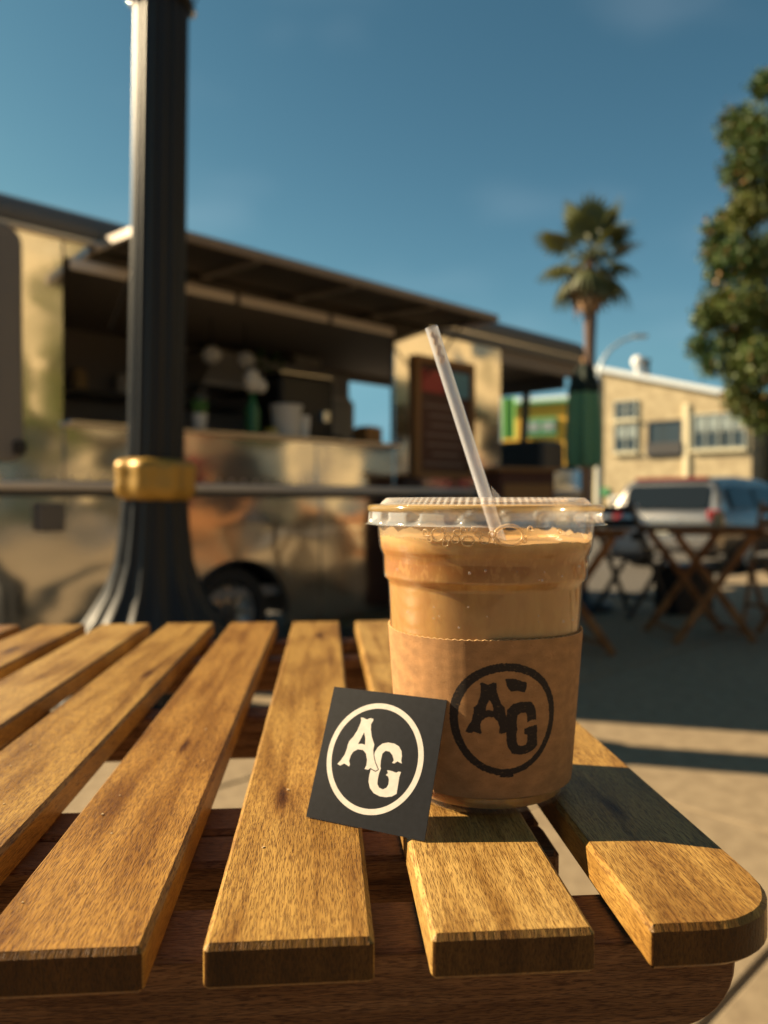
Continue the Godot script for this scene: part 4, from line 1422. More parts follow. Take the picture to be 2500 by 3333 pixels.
func car(called: String, label: String, paint: Material, at: Vector3, turn: float) -> Node3D:
	# local x runs forward, z to the right side, y up from the road
	var o := thing(called, label, "car", at, turn)
	o.scale.y = 0.93
	var st := new_st()
	var rows := []
	# x, half width, sill, belt
	for s in [[-2.08, 0.70, 0.42, 0.80], [-2.05, 0.80, 0.36, 0.92], [-1.95, 0.855, 0.30, 0.98], [-1.2, 0.88, 0.27, 0.97], [0.0, 0.885, 0.26, 0.94], [0.8, 0.88, 0.26, 0.92], [1.4, 0.87, 0.28, 0.84], [1.85, 0.82, 0.32, 0.74], [2.05, 0.70, 0.36, 0.62], [2.08, 0.60, 0.40, 0.55]]:
		var r := PackedVector3Array()
		var hw: float = s[1]
		var lo: float = s[2]
		var hi: float = s[3]
		for q in [[-0.86, 0.0], [-0.97, 0.10], [-1.0, 0.40], [-1.0, 0.62], [-0.97, 0.80], [-0.93, 0.94], [-0.80, 1.0], [0.0, 1.03], [0.80, 1.0], [0.93, 0.94], [0.97, 0.80], [1.0, 0.62], [1.0, 0.40], [0.97, 0.10], [0.86, 0.0]]:
			r.append(Vector3(s[0], lerpf(lo, hi, q[1]), hw * q[0]))
		rows.append(r)
	skin(st, rows, true)
	for e in 2:
		var r: PackedVector3Array = rows[0] if e == 0 else rows[-1]
		for j in range(1, r.size() - 1):
			if e == 0: tri(st, r[0], r[j + 1], r[j])
			else: tri(st, r[0], r[j], r[j + 1])
	obj(o, "body", st, paint)
	# cabin
	var b := [[-2.02, 0.93], [0.95, 0.90]]
	var tops := [[-1.80, 1.42], [-1.0, 1.47], [0.0, 1.44], [0.22, 1.40]]
	st = new_st()
	rows = []
	for s in [[-2.03, 0.90, 0.79], [-1.93, 1.20, 0.74], [-1.84, 1.38, 0.67], [-1.78, 1.43, 0.62], [-1.0, 1.475, 0.62], [-0.1, 1.45, 0.62], [0.12, 1.42, 0.62], [0.30, 1.34, 0.66], [0.62, 1.12, 0.74], [0.98, 0.90, 0.80]]:
		rows.append(PackedVector3Array([Vector3(s[0], 0.90, -0.80), Vector3(s[0], lerpf(0.90, s[1], 0.55), -lerpf(0.80, s[2], 0.55)), Vector3(s[0], lerpf(0.90, s[1], 0.93), -s[2] - 0.015), Vector3(s[0], s[1], -s[2] + 0.07), Vector3(s[0], s[1] + 0.012, 0), Vector3(s[0], s[1], s[2] - 0.07), Vector3(s[0], lerpf(0.90, s[1], 0.93), s[2] + 0.015), Vector3(s[0], lerpf(0.90, s[1], 0.55), lerpf(0.80, s[2], 0.55)), Vector3(s[0], 0.90, 0.80)]))
	skin(st, rows, false)
	obj(o, "cabin", st, paint)
	# glass: rear screen, windscreen, side windows
	st = new_st()
	slab(st, rrect(-0.62, -0.20, 0.62, 0.19, [0.06, 0.06, 0.10, 0.10], 4), 0, 0.012, 0.003, Transform3D(Basis(Vector3(0, 0, 1), Vector3(0.36, 0.933, 0).normalized(), Vector3(-0.933, 0.36, 0).normalized()), Vector3(-1.955, 1.155, 0)))
	obj(o, "rear_screen", st, M.car_glass)
	st = new_st()
	slab(st, rrect(-0.66, -0.36, 0.66, 0.33, [0.04, 0.04, 0.10, 0.10], 4), 0, 0.012, 0.003, Transform3D(Basis(Vector3(0, 0, -1), Vector3(-0.80, 0.60, 0), Vector3(0.60, 0.80, 0)), Vector3(0.63, 1.125, 0)))
	obj(o, "windscreen", st, M.car_glass)
	for s in [-1, 1]:
		var zdir := Vector3(0, 0.30, s * 0.954).normalized()
		var xdir := Vector3(s, 0, 0)
		var ydir := zdir.cross(xdir).normalized()
		for w in [[-1.62, -0.80], [-0.72, 0.22]]:
			st = new_st()
			var c: float = (w[0] + w[1]) / 2.0
			var hx: float = (w[1] - w[0]) / 2.0
			slab(st, rrect(-hx, -0.20, hx, 0.17, [0.04, 0.04, 0.12, 0.12], 4), 0, 0.012, 0.003, Transform3D(Basis(xdir, ydir, zdir), Vector3(c, 1.16, s * 0.735)))
			obj(o, "side_window", st, M.car_glass)
		bx(o, "tail_lamp", M.red_lamp, Vector3(-2.02, 0.86, s * 0.70), Vector3(0.10, 0.20, 0.20), 0.03)
		bx(o, "headlamp", M.chrome, Vector3(1.98, 0.62, s * 0.58), Vector3(0.14, 0.12, 0.24), 0.03)
		bx(o, "mirror", paint, Vector3(0.45, 1.0, s * 0.95), Vector3(0.10, 0.12, 0.18), 0.03)
		for x in [-1.28, 1.30]:
			var face := Transform3D(Basis(Vector3(1, 0, 0), Vector3(0, 0, s), Vector3(0, -s, 0)), Vector3(x, 0.31, s * 0.76))
			st = new_st()
			lathe(st, [Vector2(0.001, -0.1), Vector2(0.28, -0.1), Vector2(0.31, -0.08), Vector2(0.31, 0.10), Vector2(0.27, 0.125), Vector2(0.20, 0.12)], 28, face)
			var wh := obj(o, "wheel", st, M.rubber)
			st = new_st()
			lathe(st, [Vector2(0.21, 0.10), Vector2(0.205, 0.13), Vector2(0.16, 0.10), Vector2(0.06, 0.11), Vector2(0.001, 0.115)], 20, face)
			obj(wh, "rim", st, M.galvanised)
	bx(o, "spoiler_lamp", M.red_lamp, Vector3(-1.82, 1.435, 0), Vector3(0.10, 0.045, 1.10), 0.012)
	bx(o, "bumper", M.trailer_dark, Vector3(-2.06, 0.42, 0), Vector3(0.14, 0.16, 1.50), 0.04)
	bx(o, "number_plate", M.plate_yellow, Vector3(-2.095, 0.66, 0), Vector3(0.02, 0.12, 0.42), 0.004)
	bx(o, "tailgate_handle", M.chrome, Vector3(-2.085, 0.80, 0), Vector3(0.03, 0.035, 0.5), 0.01)
	return o


func cars() -> void:
	var turn := deg_to_rad(43.8)
	var a := car("parked_car", "silver hatchback parked along the kerb with its sunlit tail towards us", M.car_silver, tp(9.9, 0, -1.05), turn)
	var b := dup(a, P(12.2, -0.12, 21.0), turn + PI, "dark hatchback parked across the street below the cream building")
	for q in ["body", "cabin"]: b.get_node(q).material_override = M.car_dark
	var c := dup(a, P(8.2, -0.12, 23.5), turn + PI + 0.1, "black hatchback across the street in front of the cream building's doorway")
	for q in ["body", "cabin"]: c.get_node(q).material_override = M.car_dark
	for n in c.find_children("mirror*", "MeshInstance3D", true, false): n.material_override = M.car_dark
	for n in b.find_children("mirror*", "MeshInstance3D", true, false): n.material_override = M.car_dark


# a folding wooden bistro table like the one in front, 0.6 x 0.6 m; origin at the floor
func folding_table(label: String, at: Vector3, turn: float) -> Node3D:
	var o := thing("folding_table", label, "table", at, turn, "wooden folding tables on the pavement")
	for k in 7:
		bx(o, "slat", M.chair_wood, Vector3(-0.27 + k * 0.09, 0.715, 0), Vector3(0.075, 0.018, 0.62), 0.003)
	for z in [-0.24, 0.24]:
		bx(o, "batten", M.under_wood, Vector3(0, 0.690, z), Vector3(0.60, 0.03, 0.035), 0.004)
	for z in [-0.22, 0.22]:
		var s := 0.012 * signf(z)
		bar(o, "leg", M.chair_wood, Vector3(-0.26, 0.0, z + s), Vector3(0.24, 0.675, z + s), 0.024, 0.045, Vector3(0, 0, 1))
		bar(o, "leg", M.chair_wood, Vector3(0.26, 0.0, z - s), Vector3(-0.24, 0.675, z - s), 0.024, 0.045, Vector3(0, 0, 1))
	for x in [-0.2, 0.2]:
		bar(o, "stretcher", M.chair_wood, Vector3(x, 0.06, -0.20), Vector3(x, 0.06, 0.20), 0.03, 0.02, Vector3(1, 0, 0))
	return o


# a folding wooden bistro chair; it faces local +z
func folding_chair(label: String, at: Vector3, turn: float, m: Material) -> Node3D:
	var o := thing("folding_chair", label, "chair", at, turn, "folding chairs on the pavement")
	for k in 5:
		bx(o, "seat_slat", m, Vector3(0, 0.455, -0.16 + k * 0.08), Vector3(0.40, 0.018, 0.062), 0.003)
	for x in [-0.2, 0.2]:
		bar(o, "leg", m, Vector3(x, 0.0, 0.24), Vector3(x, 0.88, -0.26), 0.022, 0.042)
		bar(o, "leg", m, Vector3(x * 0.86, 0.0, -0.24), Vector3(x * 0.86, 0.44, 0.20), 0.022, 0.042)
	for k in 3:
		bx(o, "back_slat", m, Vector3(0, 0.62 + k * 0.10, -0.115 - k * 0.057), Vector3(0.40, 0.06, 0.018), 0.003)
	bar(o, "stretcher", m, Vector3(-0.2, 0.12, 0.172), Vector3(0.2, 0.12, 0.172), 0.03, 0.02, Vector3(0, 1, 0))
	return o


func small_cup(label: String, at: Vector3, m: Material, r := 0.04, h := 0.11) -> void:
	var o := thing("paper_cup", label, "cup", at, 0, "cups left on the pavement tables")
	var st := new_st()
	lathe(st, [Vector2(0.001, 0), Vector2(r * 0.72, 0), Vector2(r * 0.74, 0.004), Vector2(r, h), Vector2(r * 0.94, h), Vector2(r * 0.70, 0.008), Vector2(0.001, 0.008)], 20)
	obj(o, "cup", st, m)


func terrace() -> void:
	# tables and chairs on the pavement to the right
	var w1 := P(1.02, 0, 4.55)
	folding_table("wooden folding table half hidden behind the coffee cup", w1, 0.2)
	small_cup("white paper cup on the half hidden folding table, taller one", w1 + Vector3(-0.06, 0.724, 0.02), M.plastic_white, 0.045, 0.15)
	small_cup("low white cup on the half hidden folding table", w1 + Vector3(0.08, 0.724, 0.12), M.plastic_white, 0.05, 0.07)
	var o := thing("napkin_stack", "pale crumpled napkins on the half hidden folding table", "napkins", w1 + Vector3(-0.2, 0.724, -0.05), 0.3)
	for k in 3:
		bx(o, "napkin", M.white_paint, Vector3(0.01 * k, 0.008 + k * 0.016, 0), Vector3(0.13, 0.012, 0.12), 0.003, Basis(Vector3.UP, k * 0.4) * Basis(Vector3(0, 0, 1), 0.05 * k))
	var w3 := P(2.05, 0, 5.0)
	folding_table("wooden folding table at the right with crossed legs showing", w3, 0.05)
	folding_chair("wooden folding chair at the right end of the crossed leg table", P(2.70, 0, 4.9), -PI / 2 - 0.2, M.chair_wood)
	folding_chair("black metal folding chair left of the crossed leg table", P(1.92, 0, 6.0), PI / 2 + 0.6, M.dark_metal)
	small_cup("tan cup on the crossed leg table", w3 + Vector3(0.1, 0.724, 0.05), M.paper_tan, 0.04, 0.09)
	folding_chair("wooden folding chair farthest right, cut by the picture's edge", P(2.95, 0, 5.7), -0.7, M.chair_wood)
	# the terrace goes on beyond the right edge and is mirrored in the trailer
	var spots := [P(4.2, 0, 3.4), P(5.6, 0, 5.2), P(6.0, 0, 2.2)]
	var names := ["third wooden folding table, just beyond the right edge", "wooden folding table under the parasol up the street", "wooden folding table under the nearer open parasol"]
	for k in 3:
		folding_table(names[k], spots[k], 0.4 * k)
		folding_chair("wooden folding chair on the left of the " + names[k].replace("wooden folding ", ""), spots[k] + Vector3(-0.6, 0, 0.1), PI / 2, M.chair_wood)
		folding_chair("wooden folding chair on the right of the " + names[k].replace("wooden folding ", ""), spots[k] + Vector3(0.6, 0, 0.1), -PI / 2, M.chair_wood)
	for k in 2:  # parasols added out of view, shading the ground and darkening the trailer's reflection
		var q := thing("added_parasol", ["added open dark green parasol up the street, darkening the trailer reflection", "added open dark green parasol nearer to us, darkening the trailer reflection"][k], "umbrella", spots[k + 1] + Vector3(0.1, 0, -0.5), 0.3)
		rod(q, "pole", M.board_wood, [Vector3(0, 0.02, 0), Vector3(0, 2.6, 0)], 0.024, 10)
		var cs := new_st()
		lathe(cs, [Vector2(1.45, 2.10), Vector2(1.44, 2.22), Vector2(0.8, 2.45), Vector2(0.02, 2.72)], 8)
		obj(q, "canopy", cs, M.umbrella_dark)
		cs = new_st()
		lathe(cs, [Vector2(0.26, 0.0), Vector2(0.26, 0.05), Vector2(0.05, 0.09), Vector2(0.035, 0.2), Vector2(0.001, 0.2)], 24)
		obj(q, "base", cs, M.dark_metal)
	var bag := thing("white_bag", "full white bag lying on the black metal folding chair", "bag", P(1.92, 0.466, 6.0), 0.4)
	var bs := new_st()
	var lumps := func(a: float, i: int, p: Vector2) -> Vector2: return Vector2(p.x * (1.0 + 0.10 * sin(a * 3.0 + i) + 0.05 * sin(a * 7.0 + i * 2.0)), p.y)
	lathe(bs, [Vector2(0.001, 0.0), Vector2(0.12, 0.0), Vector2(0.155, 0.06), Vector2(0.15, 0.16), Vector2(0.12, 0.26), Vector2(0.06, 0.32), Vector2(0.035, 0.335), Vector2(0.07, 0.38), Vector2(0.05, 0.39), Vector2(0.001, 0.36)], 36, Transform3D(), lumps)
	obj(bag, "sack", bs, M.white_paint)
	bs = new_st()
	lathe(bs, [Vector2(0.040, 0.325), Vector2(0.046, 0.332), Vector2(0.040, 0.34)], 20)
	obj(bag, "tie", bs, M.paper_tan)
	var cab := thing("wooden_cabinet", "tall dark wooden cabinet seen behind the lid to the right of the straw", "cabinet", P(0.98, 0, 5.75), 0.35)
	bx(cab, "carcass", M.board_brown, Vector3(0, 0.56, 0), Vector3(0.46, 1.08, 0.36), 0.006)
	bx(cab, "cabinet_top", M.board_wood, Vector3(0, 1.115, 0), Vector3(0.52, 0.03, 0.42), 0.005)
	for y in [0.32, 0.80]:
		bx(cab, "door_panel", M.board_wood, Vector3(0, y, 0.185), Vector3(0.40, 0.42, 0.016), 0.006)
	# black crate and pale sack by the kerb
	o = thing("black_crate", "black plastic crate on the pavement behind the crossed leg table", "crate", P(2.38, 0, 6.1), 0.3)
	bx(o, "crate_body", M.black, Vector3(0, 0.19, 0), Vector3(0.34, 0.36, 0.30), 0.01)
	bx(o, "crate_rim", M.dark_metal, Vector3(0, 0.375, 0), Vector3(0.37, 0.03, 0.33), 0.008)


func slat_outline(k: int, width: float, a0: float, a1: float, left: float) -> PackedVector2Array:
	var c := 0.0016
	var big := 0.030
	var r := [c, c, c, c]
	if k == 0: r = [c, big, big, c]
	if k == 9: r = [big, c, c, big]
	var base := rrect(left, a0, left + width, a1, r, 10 if (k == 0 or k == 9) else 2)
	# more points along the near end, for its rough arris
	var out := PackedVector2Array()
	for i in base.size():
		var p := base[i]
		var q := base[(i + 1) % base.size()]
		out.append(p)
		var near_end := absf(p.y - a0) < 0.0005 and absf(q.y - a0) < 0.0005
		var steps := int(p.distance_to(q) / 0.0009) if near_end else int(p.distance_to(q) / 0.012)
		for s in range(1, steps): out.append(p.lerp(q, float(s) / steps))
	return out


func table() -> void:
	# local frame: x across the slats, -z along them, away from us; turned 4.3 degrees
	var o := thing("slatted_table", "oiled wooden slatted folding table in the foreground", "table", Vector3.ZERO, deg_to_rad(4.3))
	var lie := Transform3D(Basis(Vector3(1, 0, 0), Vector3(0, 0, -1), Vector3(0, 1, 0)), Vector3(0, T - 0.0135, 0))
	for k in 10:
		var left := 0.0965 - 0.066 * k
		var st := new_st()
		slab(st, slat_outline(k, 0.0495, 0.2215, 0.822, left), 0.0, 0.0135, 0.0016, Transform3D(lie.basis, lie.origin - Vector3(0, 0, 0)), Vector2(1.0 / 0.0495, 1.0 / 0.1), Rect2((k * 3 % 4) * 0.25 + 0.01, 0.07 * (k / 4), 0.23, 0.80), 0.00016, true, true)
		obj(o, "slat", st, [M.slat_wood, M.slat_wood_pale, M.slat_wood, M.slat_wood_red][k % 4])
	# battens under the slats; the front one has rounded lower corners
	var under := T - 0.0137
	var st := new_st()
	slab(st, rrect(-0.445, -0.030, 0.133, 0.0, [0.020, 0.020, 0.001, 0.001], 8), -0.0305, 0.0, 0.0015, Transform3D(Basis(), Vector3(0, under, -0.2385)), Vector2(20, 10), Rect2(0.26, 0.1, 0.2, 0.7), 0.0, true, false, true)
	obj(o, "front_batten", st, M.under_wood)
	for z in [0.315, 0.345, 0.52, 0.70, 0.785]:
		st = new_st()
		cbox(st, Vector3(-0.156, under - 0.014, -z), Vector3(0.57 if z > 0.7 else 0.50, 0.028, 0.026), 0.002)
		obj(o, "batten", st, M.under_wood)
	# crossed legs at both sides
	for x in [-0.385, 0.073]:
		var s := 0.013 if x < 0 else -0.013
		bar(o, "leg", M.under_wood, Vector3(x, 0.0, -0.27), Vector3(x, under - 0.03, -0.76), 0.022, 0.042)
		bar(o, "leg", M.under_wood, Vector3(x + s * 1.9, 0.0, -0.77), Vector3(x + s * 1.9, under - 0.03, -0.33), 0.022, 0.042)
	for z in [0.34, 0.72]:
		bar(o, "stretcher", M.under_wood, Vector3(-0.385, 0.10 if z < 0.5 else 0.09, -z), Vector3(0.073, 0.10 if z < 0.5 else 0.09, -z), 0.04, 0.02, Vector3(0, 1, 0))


func crumbs() -> void:
	var st := new_st()
	var turn := Basis(Vector3.UP, deg_to_rad(4.3))
	for i in 46:
		var k := rng.randi_range(2, 7)
		var p := Vector3(0.0965 - 0.066 * k + rng.randf_range(0.004, 0.045), T, -rng.randf_range(0.24, 0.62))
		if i < 14: p = Vector3(-0.195 + rng.randf_range(-0.02, 0.045), T, -rng.randf_range(0.36, 0.46))
		var f := fposmod(0.0965 - p.x, 0.066)
		if f < 0.018: p.x -= 0.02
		var e := rng.randf_range(0.0003, 0.0008)
		cbox(st, turn * p + Vector3(0, e * 0.3, 0), Vector3(e * rng.randf_range(0.8, 2.2), e * 0.6, e), 0.0, Basis(Vector3.UP, rng.randf_range(0, TAU)))
	var o := obj(self, "crumbs", st, M.paper_tan, "stuff")
	tag(o, "tiny pale crumbs scattered over the slats of the foreground table")


func cup() -> void:
	var at := P(0.0446, T + 0.0003, 0.3425)
	var o := thing("iced_coffee_cup", "clear plastic cup of milky iced coffee with lid and kraft sleeve", "cup", at, 0)
	var prof := [Vector2(0.0300, 0.0008), Vector2(0.0325, 0.0), Vector2(0.0340, 0.0010), Vector2(0.0346, 0.0030), Vector2(0.0345, 0.0060), Vector2(0.0338, 0.0085), Vector2(0.0352, 0.0100), Vector2(0.0370, 0.0130), Vector2(0.0385, 0.030), Vector2(0.0403, 0.055), Vector2(0.0421, 0.0760), Vector2(0.0429, 0.0905), Vector2(0.0432, 0.0925), Vector2(0.0447, 0.0940), Vector2(0.0449, 0.0955), Vector2(0.0451, 0.1010), Vector2(0.0452, 0.1035), Vector2(0.0462, 0.1055), Vector2(0.0467, 0.1070), Vector2(0.0470, 0.1100), Vector2(0.0478, 0.1200), Vector2(0.0480, 0.1225)]
	var st := new_st()
	lathe(st, prof, 96)
	obj(o, "cup_wall", st, M.cup_plastic)
	st = new_st()
	lathe(st, [Vector2(0.0001, 0.0035), Vector2(0.026, 0.0032), Vector2(0.0300, 0.0008)], 64, Transform3D(Basis(), Vector3(0, 0.0001, 0)))
	obj(o, "cup_floor", st, M.cup_plastic)
	# the drink: the inside of the wall, up to an uneven brim of foam
	var surf := FastNoiseLite.new()
	surf.seed = 5
	surf.frequency = 0.9
	var brim := func(a: float) -> float:
		return 0.1105 + 0.0012 * surf.get_noise_2d(cos(a) * 2.0, sin(a) * 2.0) + 0.0022 * smoothstep(0.35, -1.1, a) * (1.0 if a > -2.4 else 0.6)
	st = new_st()
	var inside := [Vector2(0.0001, 0.0046), Vector2(0.026, 0.0043), Vector2(0.0320, 0.0030)]
	for k in range(3, 19):
		inside.append(prof[k] - Vector2(0.0007, 0))
	inside.append(Vector2(0.0462, 0.1085))
	inside.append(Vector2(0.0465, 0.1105))
	var n_in := inside.size()
	lathe(st, inside, 120, Transform3D(), func(a: float, i: int, p: Vector2) -> Vector2:
		if i == n_in - 1: return Vector2(p.x, brim.call(a))
		if i == n_in - 2: return Vector2(p.x, brim.call(a) - 0.002)
		return p)
	# height-true v, so that the cream lies under the surface
	var md := MeshDataTool.new()
	md.create_from_surface(st.commit(), 0)
	for i in md.get_vertex_count():
		var v := md.get_vertex(i)
		md.set_vertex_uv(i, Vector2(md.get_vertex_uv(i).x, clampf((0.1125 - v.y) / 0.109, 0.003, 0.997)))
	var am := ArrayMesh.new()
	md.commit_to_surface(am)
	var drink := MeshInstance3D.new()
	drink.name = "coffee"
	drink.mesh = am
	drink.material_override = M.coffee
	o.add_child(drink)
	st = new_st()
	lathe(st, [Vector2(0.0465, 0.1105), Vector2(0.0445, 0.1095), Vector2(0.038, 0.1092), Vector2(0.02, 0.1096), Vector2(0.0001, 0.1094)], 120, Transform3D(), func(a: float, i: int, p: Vector2) -> Vector2:
		return Vector2(p.x, brim.call(a) - [0.0, 0.0008, 0.0012, 0.0008, 0.0][i] + (0.0005 * surf.get_noise_2d(p.x * 300.0 * cos(a), p.x * 300.0 * sin(a)) if i > 0 and i < 4 else 0.0) if i < 4 else 0.1094))
	obj(drink, "foam_top", st, M.coffee_top)
	# bubbles against the wall
	for b in [[4.5, 0.1138, 5.6, 3.9], [-30.0, 0.1138, 2.7, 2.5], [-37.0, 0.1145, 1.3, 1.3], [-34.5, 0.1122, 1.2, 1.2], [-25.0, 0.1125, 1.2, 1.2], [-20.0, 0.1148, 1.6, 1.1], [-21.0, 0.1122, 1.5, 1.5], [-15.0, 0.1115, 2.3, 1.9], [-10.0, 0.1145, 1.3, 1.2], [-7.0, 0.1122, 1.9, 1.6], [-3.5, 0.1143, 1.2, 1.1], [-12.0, 0.1162, 1.0, 0.9], [15.0, 0.1163, 1.0, 1.0], [-17.0, 0.1160, 1.1, 1.0], [-27.0, 0.1160, 0.9, 0.9], [32.0, 0.1152, 0.8, 0.8], [-1.5, 0.1113, 1.0, 1.0], [-26.0, 0.1105, 1.2, 1.1], [12.0, 0.1120, 1.0, 0.9]]:
		var a := deg_to_rad(b[0])
		var r := 0.0466
		var out := Vector3(sin(a), 0, cos(a))
		var c := out * r + Vector3(0, b[1], 0)
		var rx: float = b[2] * 0.001
		var ry: float = b[3] * 0.001
		st = new_st()
		var rim_pts := []
		for i in 29:
			var t := TAU * i / 28.0
			var bend := a + cos(t) * rx / r
			rim_pts.append(Vector3(sin(bend), 0, cos(bend)) * r + Vector3(0, b[1] + sin(t) * ry, 0))
		tube(st, rim_pts, [0.00026 + 0.13 * minf(rx, ry)], 8, false)
		obj(drink, "bubble", st, M.residue)
	# milky film left on the wall above the drink
	st = new_st()
	var film := func(a: float, i: int, p: Vector2) -> Vector2:
		var top: float = brim.call(a) + 0.0030 + 0.0030 * surf.get_noise_2d(cos(a) * 4.0 + 9.0, sin(a) * 4.0)
		return Vector2(p.x, lerpf(brim.call(a) - 0.0006, top, i / 3.0))
	lathe(st, [Vector2(0.0464, 0.111), Vector2(0.0466, 0.112), Vector2(0.0467, 0.113), Vector2(0.0468, 0.114)], 180, Transform3D(), film)
	obj(drink, "milk_film", st, M.residue)
	# a few beads of water on the outside of the wall
	st = new_st()
	for i in 34:
		var a := rng.randf_range(-1.5, 1.5)
		var y := rng.randf_range(0.077, 0.104)
		var r := lerpf(0.0421, 0.0429, (y - 0.076) / 0.0145) if y < 0.0905 else 0.0449 + (y - 0.094) * 0.04
		if y > 0.0905 and y < 0.0945: continue
		var d := rng.randf_range(0.00025, 0.00065)
		ball(st, Vector3(sin(a) * r, y, cos(a) * r), Vector3(d, d * 1.15, d), 5)
	obj(o, "water_beads", st, M.bead_water, "stuff")
	# kraft sleeve
	var sl := []
	for k in 7:
		var t := k / 6.0
		sl.append(Vector2(lerpf(0.0383, 0.0429, t), lerpf(0.0085, 0.0723, t)))
	st = new_st()
	var paper := func(a: float, i: int, p: Vector2) -> Vector2:
		return Vector2(p.x + 0.00009 * cos(a * 86.0) + 0.00025 * sin(a * 2.0 + 0.8), p.y + (0.0004 * sin(a * 3.0 + 1.0) if i == 6 or i == 0 else 0.0))
	lathe(st, sl, 128, Transform3D(), paper, 1.0, 0.0)
	obj(o, "sleeve", st, M.sleeve_paper)
	var sleeve := o.get_node("sleeve")
	st = new_st()
	lathe(st, [Vector2(0.0418, 0.0712), Vector2(0.0421, 0.0723), Vector2(0.0425, 0.0725), Vector2(0.0429, 0.0723)], 360, Transform3D(), func(a: float, i: int, p: Vector2) -> Vector2:
		return Vector2(p.x + 0.00025 * sin(a * 2.0 + 0.8) + (0.00022 * sin(a * 90.0) if i == 2 else 0.0), p.y + 0.0004 * sin(a * 3.0 + 1.0) + 0.00028 * sin(a * 90.0)))
	obj(sleeve, "top_edge", st, M.kraft_edge)
	st = new_st()
	lathe(st, [Vector2(0.0383, 0.0085), Vector2(0.0375, 0.0084)], 96)
	obj(sleeve, "bottom_edge", st, M.kraft_edge)
	# lid: crimped skirt, rolled rim, ridged slope, flat top
	var lid := Node3D.new()
	lid.name = "lid"
	o.add_child(lid)
	st = new_st()
	var crimp := func(a: float, i: int, p: Vector2) -> Vector2:
		var c := pow(maxf(0.0, cos(a * 18.0)), 3.0)
		return Vector2(p.x - [0.0, 0.0, 0.0010, 0.0030, 0.0036, 0.0018, 0.0][i] * c, p.y)
	lathe(st, [Vector2(0.0530, 0.1172), Vector2(0.0522, 0.1174), Vector2(0.0518, 0.1180), Vector2(0.0516, 0.1196), Vector2(0.0515, 0.1210), Vector2(0.0514, 0.1221), Vector2(0.0512, 0.1226)], 432, Transform3D(), crimp)
	obj(lid, "skirt", st, M.lid_plastic)
	st = new_st()
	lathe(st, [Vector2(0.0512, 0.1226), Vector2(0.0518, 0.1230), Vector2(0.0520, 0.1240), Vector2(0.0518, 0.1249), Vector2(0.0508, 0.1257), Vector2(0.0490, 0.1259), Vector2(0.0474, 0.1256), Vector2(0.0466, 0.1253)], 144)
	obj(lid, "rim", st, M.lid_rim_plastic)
	st = new_st()
	lathe(st, [Vector2(0.0466, 0.1253), Vector2(0.0462, 0.1257), Vector2(0.0448, 0.1271), Vector2(0.0434, 0.1284), Vector2(0.0428, 0.1287)], 576, Transform3D(), func(a: float, i: int, p: Vector2) -> Vector2:
		return p + Vector2(0.7, 0.7) * 0.00042 * cos(a * 96.0) * [0.0, 0.6, 1.0, 0.6, 0.0][i])
	obj(lid, "ridged_slope", st, M.lid_plastic)
	st = new_st()
	lathe(st, [Vector2(0.0428, 0.1287), Vector2(0.0420, 0.1282), Vector2(0.0405, 0.1268), Vector2(0.02, 0.1266), Vector2(0.0035, 0.1266)], 96)
	obj(lid, "top_disc", st, M.lid_plastic)
	# the flap that the straw has pushed up
	st = new_st()
	tri(st, Vector3(0.0042, 0.1266, 0.002), Vector3(0.0095, 0.1268, 0.001), Vector3(0.0030, 0.1340, 0.0005))
	tri(st, Vector3(0.0042, 0.1266, -0.002), Vector3(0.0030, 0.1340, 0.0005), Vector3(0.0095, 0.1268, 0.001))
	obj(lid, "straw_flap", st, M.lid_plastic)
	# straw, a thing of its own: it could be drawn out
	var s := thing("drinking_straw", "translucent white plastic straw leaning out of the coffee cup's lid", "straw", at, 0)
	var top := Vector3(-0.0236, 0.2045, 0.0)
	var low := Vector3(0.0012, 0.1275, 0.0)
	var foot := low + (low - top).normalized() * 0.115
	st = new_st()
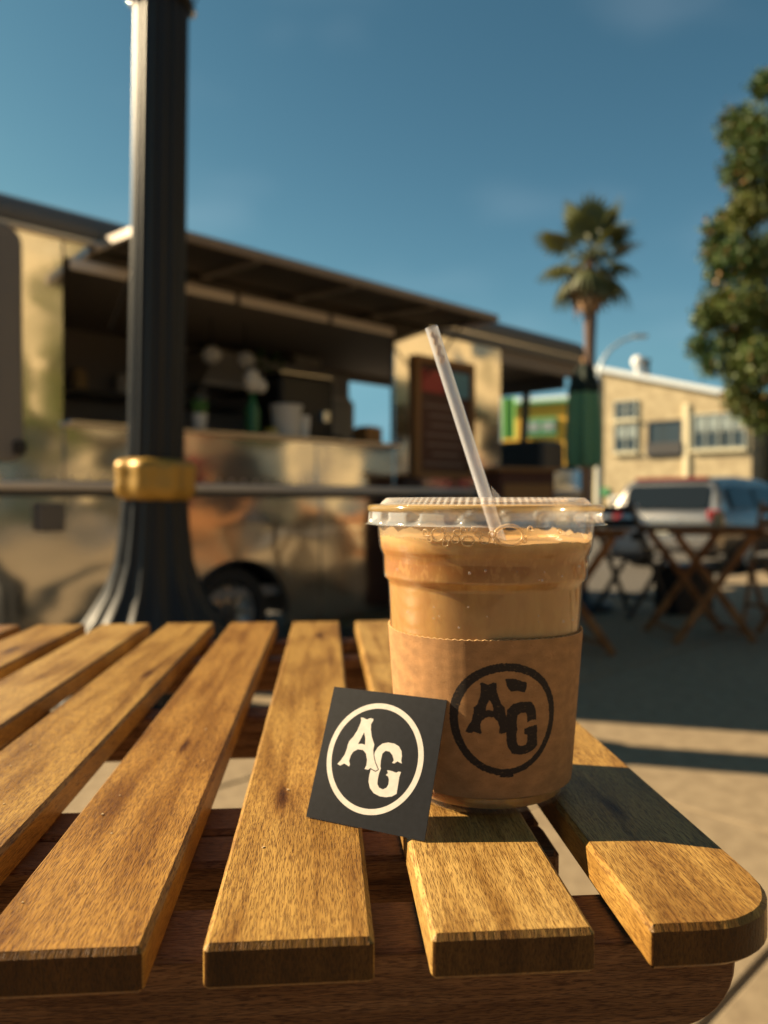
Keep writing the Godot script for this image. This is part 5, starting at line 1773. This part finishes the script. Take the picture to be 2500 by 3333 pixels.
	tube(st, [top, top.lerp(low, 0.5), low, foot], [0.0029], 28, false)
	obj(s, "straw_wall", st, M.straw_plastic)
	st = new_st()
	tube(st, [top, top.lerp(low, 0.5), low, foot], [0.0026], 28, false)
	obj(s, "straw_inside", st, M.cup_plastic)
	# drops of coffee caught near its top
	st = new_st()
	var ax := (top - low).normalized()
	for q in [[0.0040, -0.0008], [0.0056, 0.0002], [0.0075, -0.0004], [0.0100, 0.0003], [0.0125, -0.0006], [0.0145, 0.0004], [0.0160, -0.0002]]:
		ball(st, top - ax * q[0] + Vector3(q[1], 0, 0.0018), Vector3(0.0011, 0.0014, 0.0005), 6)
	obj(s, "coffee_drops", st, M.coffee_top)


func card() -> void:
	var bl := P(-0.0314, T, 0.3078)
	var br := P(0.0150, T, 0.2853)
	var x := (br - bl).normalized()
	var back := Vector3(-x.z, 0, x.x)
	if back.z > 0: back = -back
	var lean := deg_to_rad(26.0)
	var y := Vector3.UP * cos(lean) + back * sin(lean)
	var z := x.cross(y)
	var o := thing("logo_card", "square black card with white AG letters in a ring, leaning on the cup", "card")
	o.transform = Transform3D(Basis(x, y, z), (bl + br) / 2 + Vector3(0, 0.0005, 0))
	var w := 0.0258
	var h := 0.0528
	var st := new_st()
	var rows := []
	for j in 9:
		var r := PackedVector3Array()
		for i in 9:
			var u := i / 8.0
			r.append(Vector3(lerpf(-w, w, u), h * j / 8.0, 0.0004 * sin(u * PI) * sin(j / 8.0 * PI)))
		rows.append(r)
	for j in 8:
		for i in 8:
			var q := [Vector2(i / 8.0, 1.0 - j / 8.0), Vector2((i + 1) / 8.0, 1.0 - j / 8.0), Vector2((i + 1) / 8.0, 1.0 - (j + 1) / 8.0), Vector2(i / 8.0, 1.0 - (j + 1) / 8.0)]
			quad(st, rows[j][i], rows[j][i + 1], rows[j + 1][i + 1], rows[j + 1][i], q)
	obj(o, "printed_face", st, M.card_print)
	st = new_st()
	cbox(st, Vector3(0, h / 2, -0.00035), Vector3(w * 2, h, 0.0005), 0.0)
	obj(o, "card_back", st, M.card_edge)
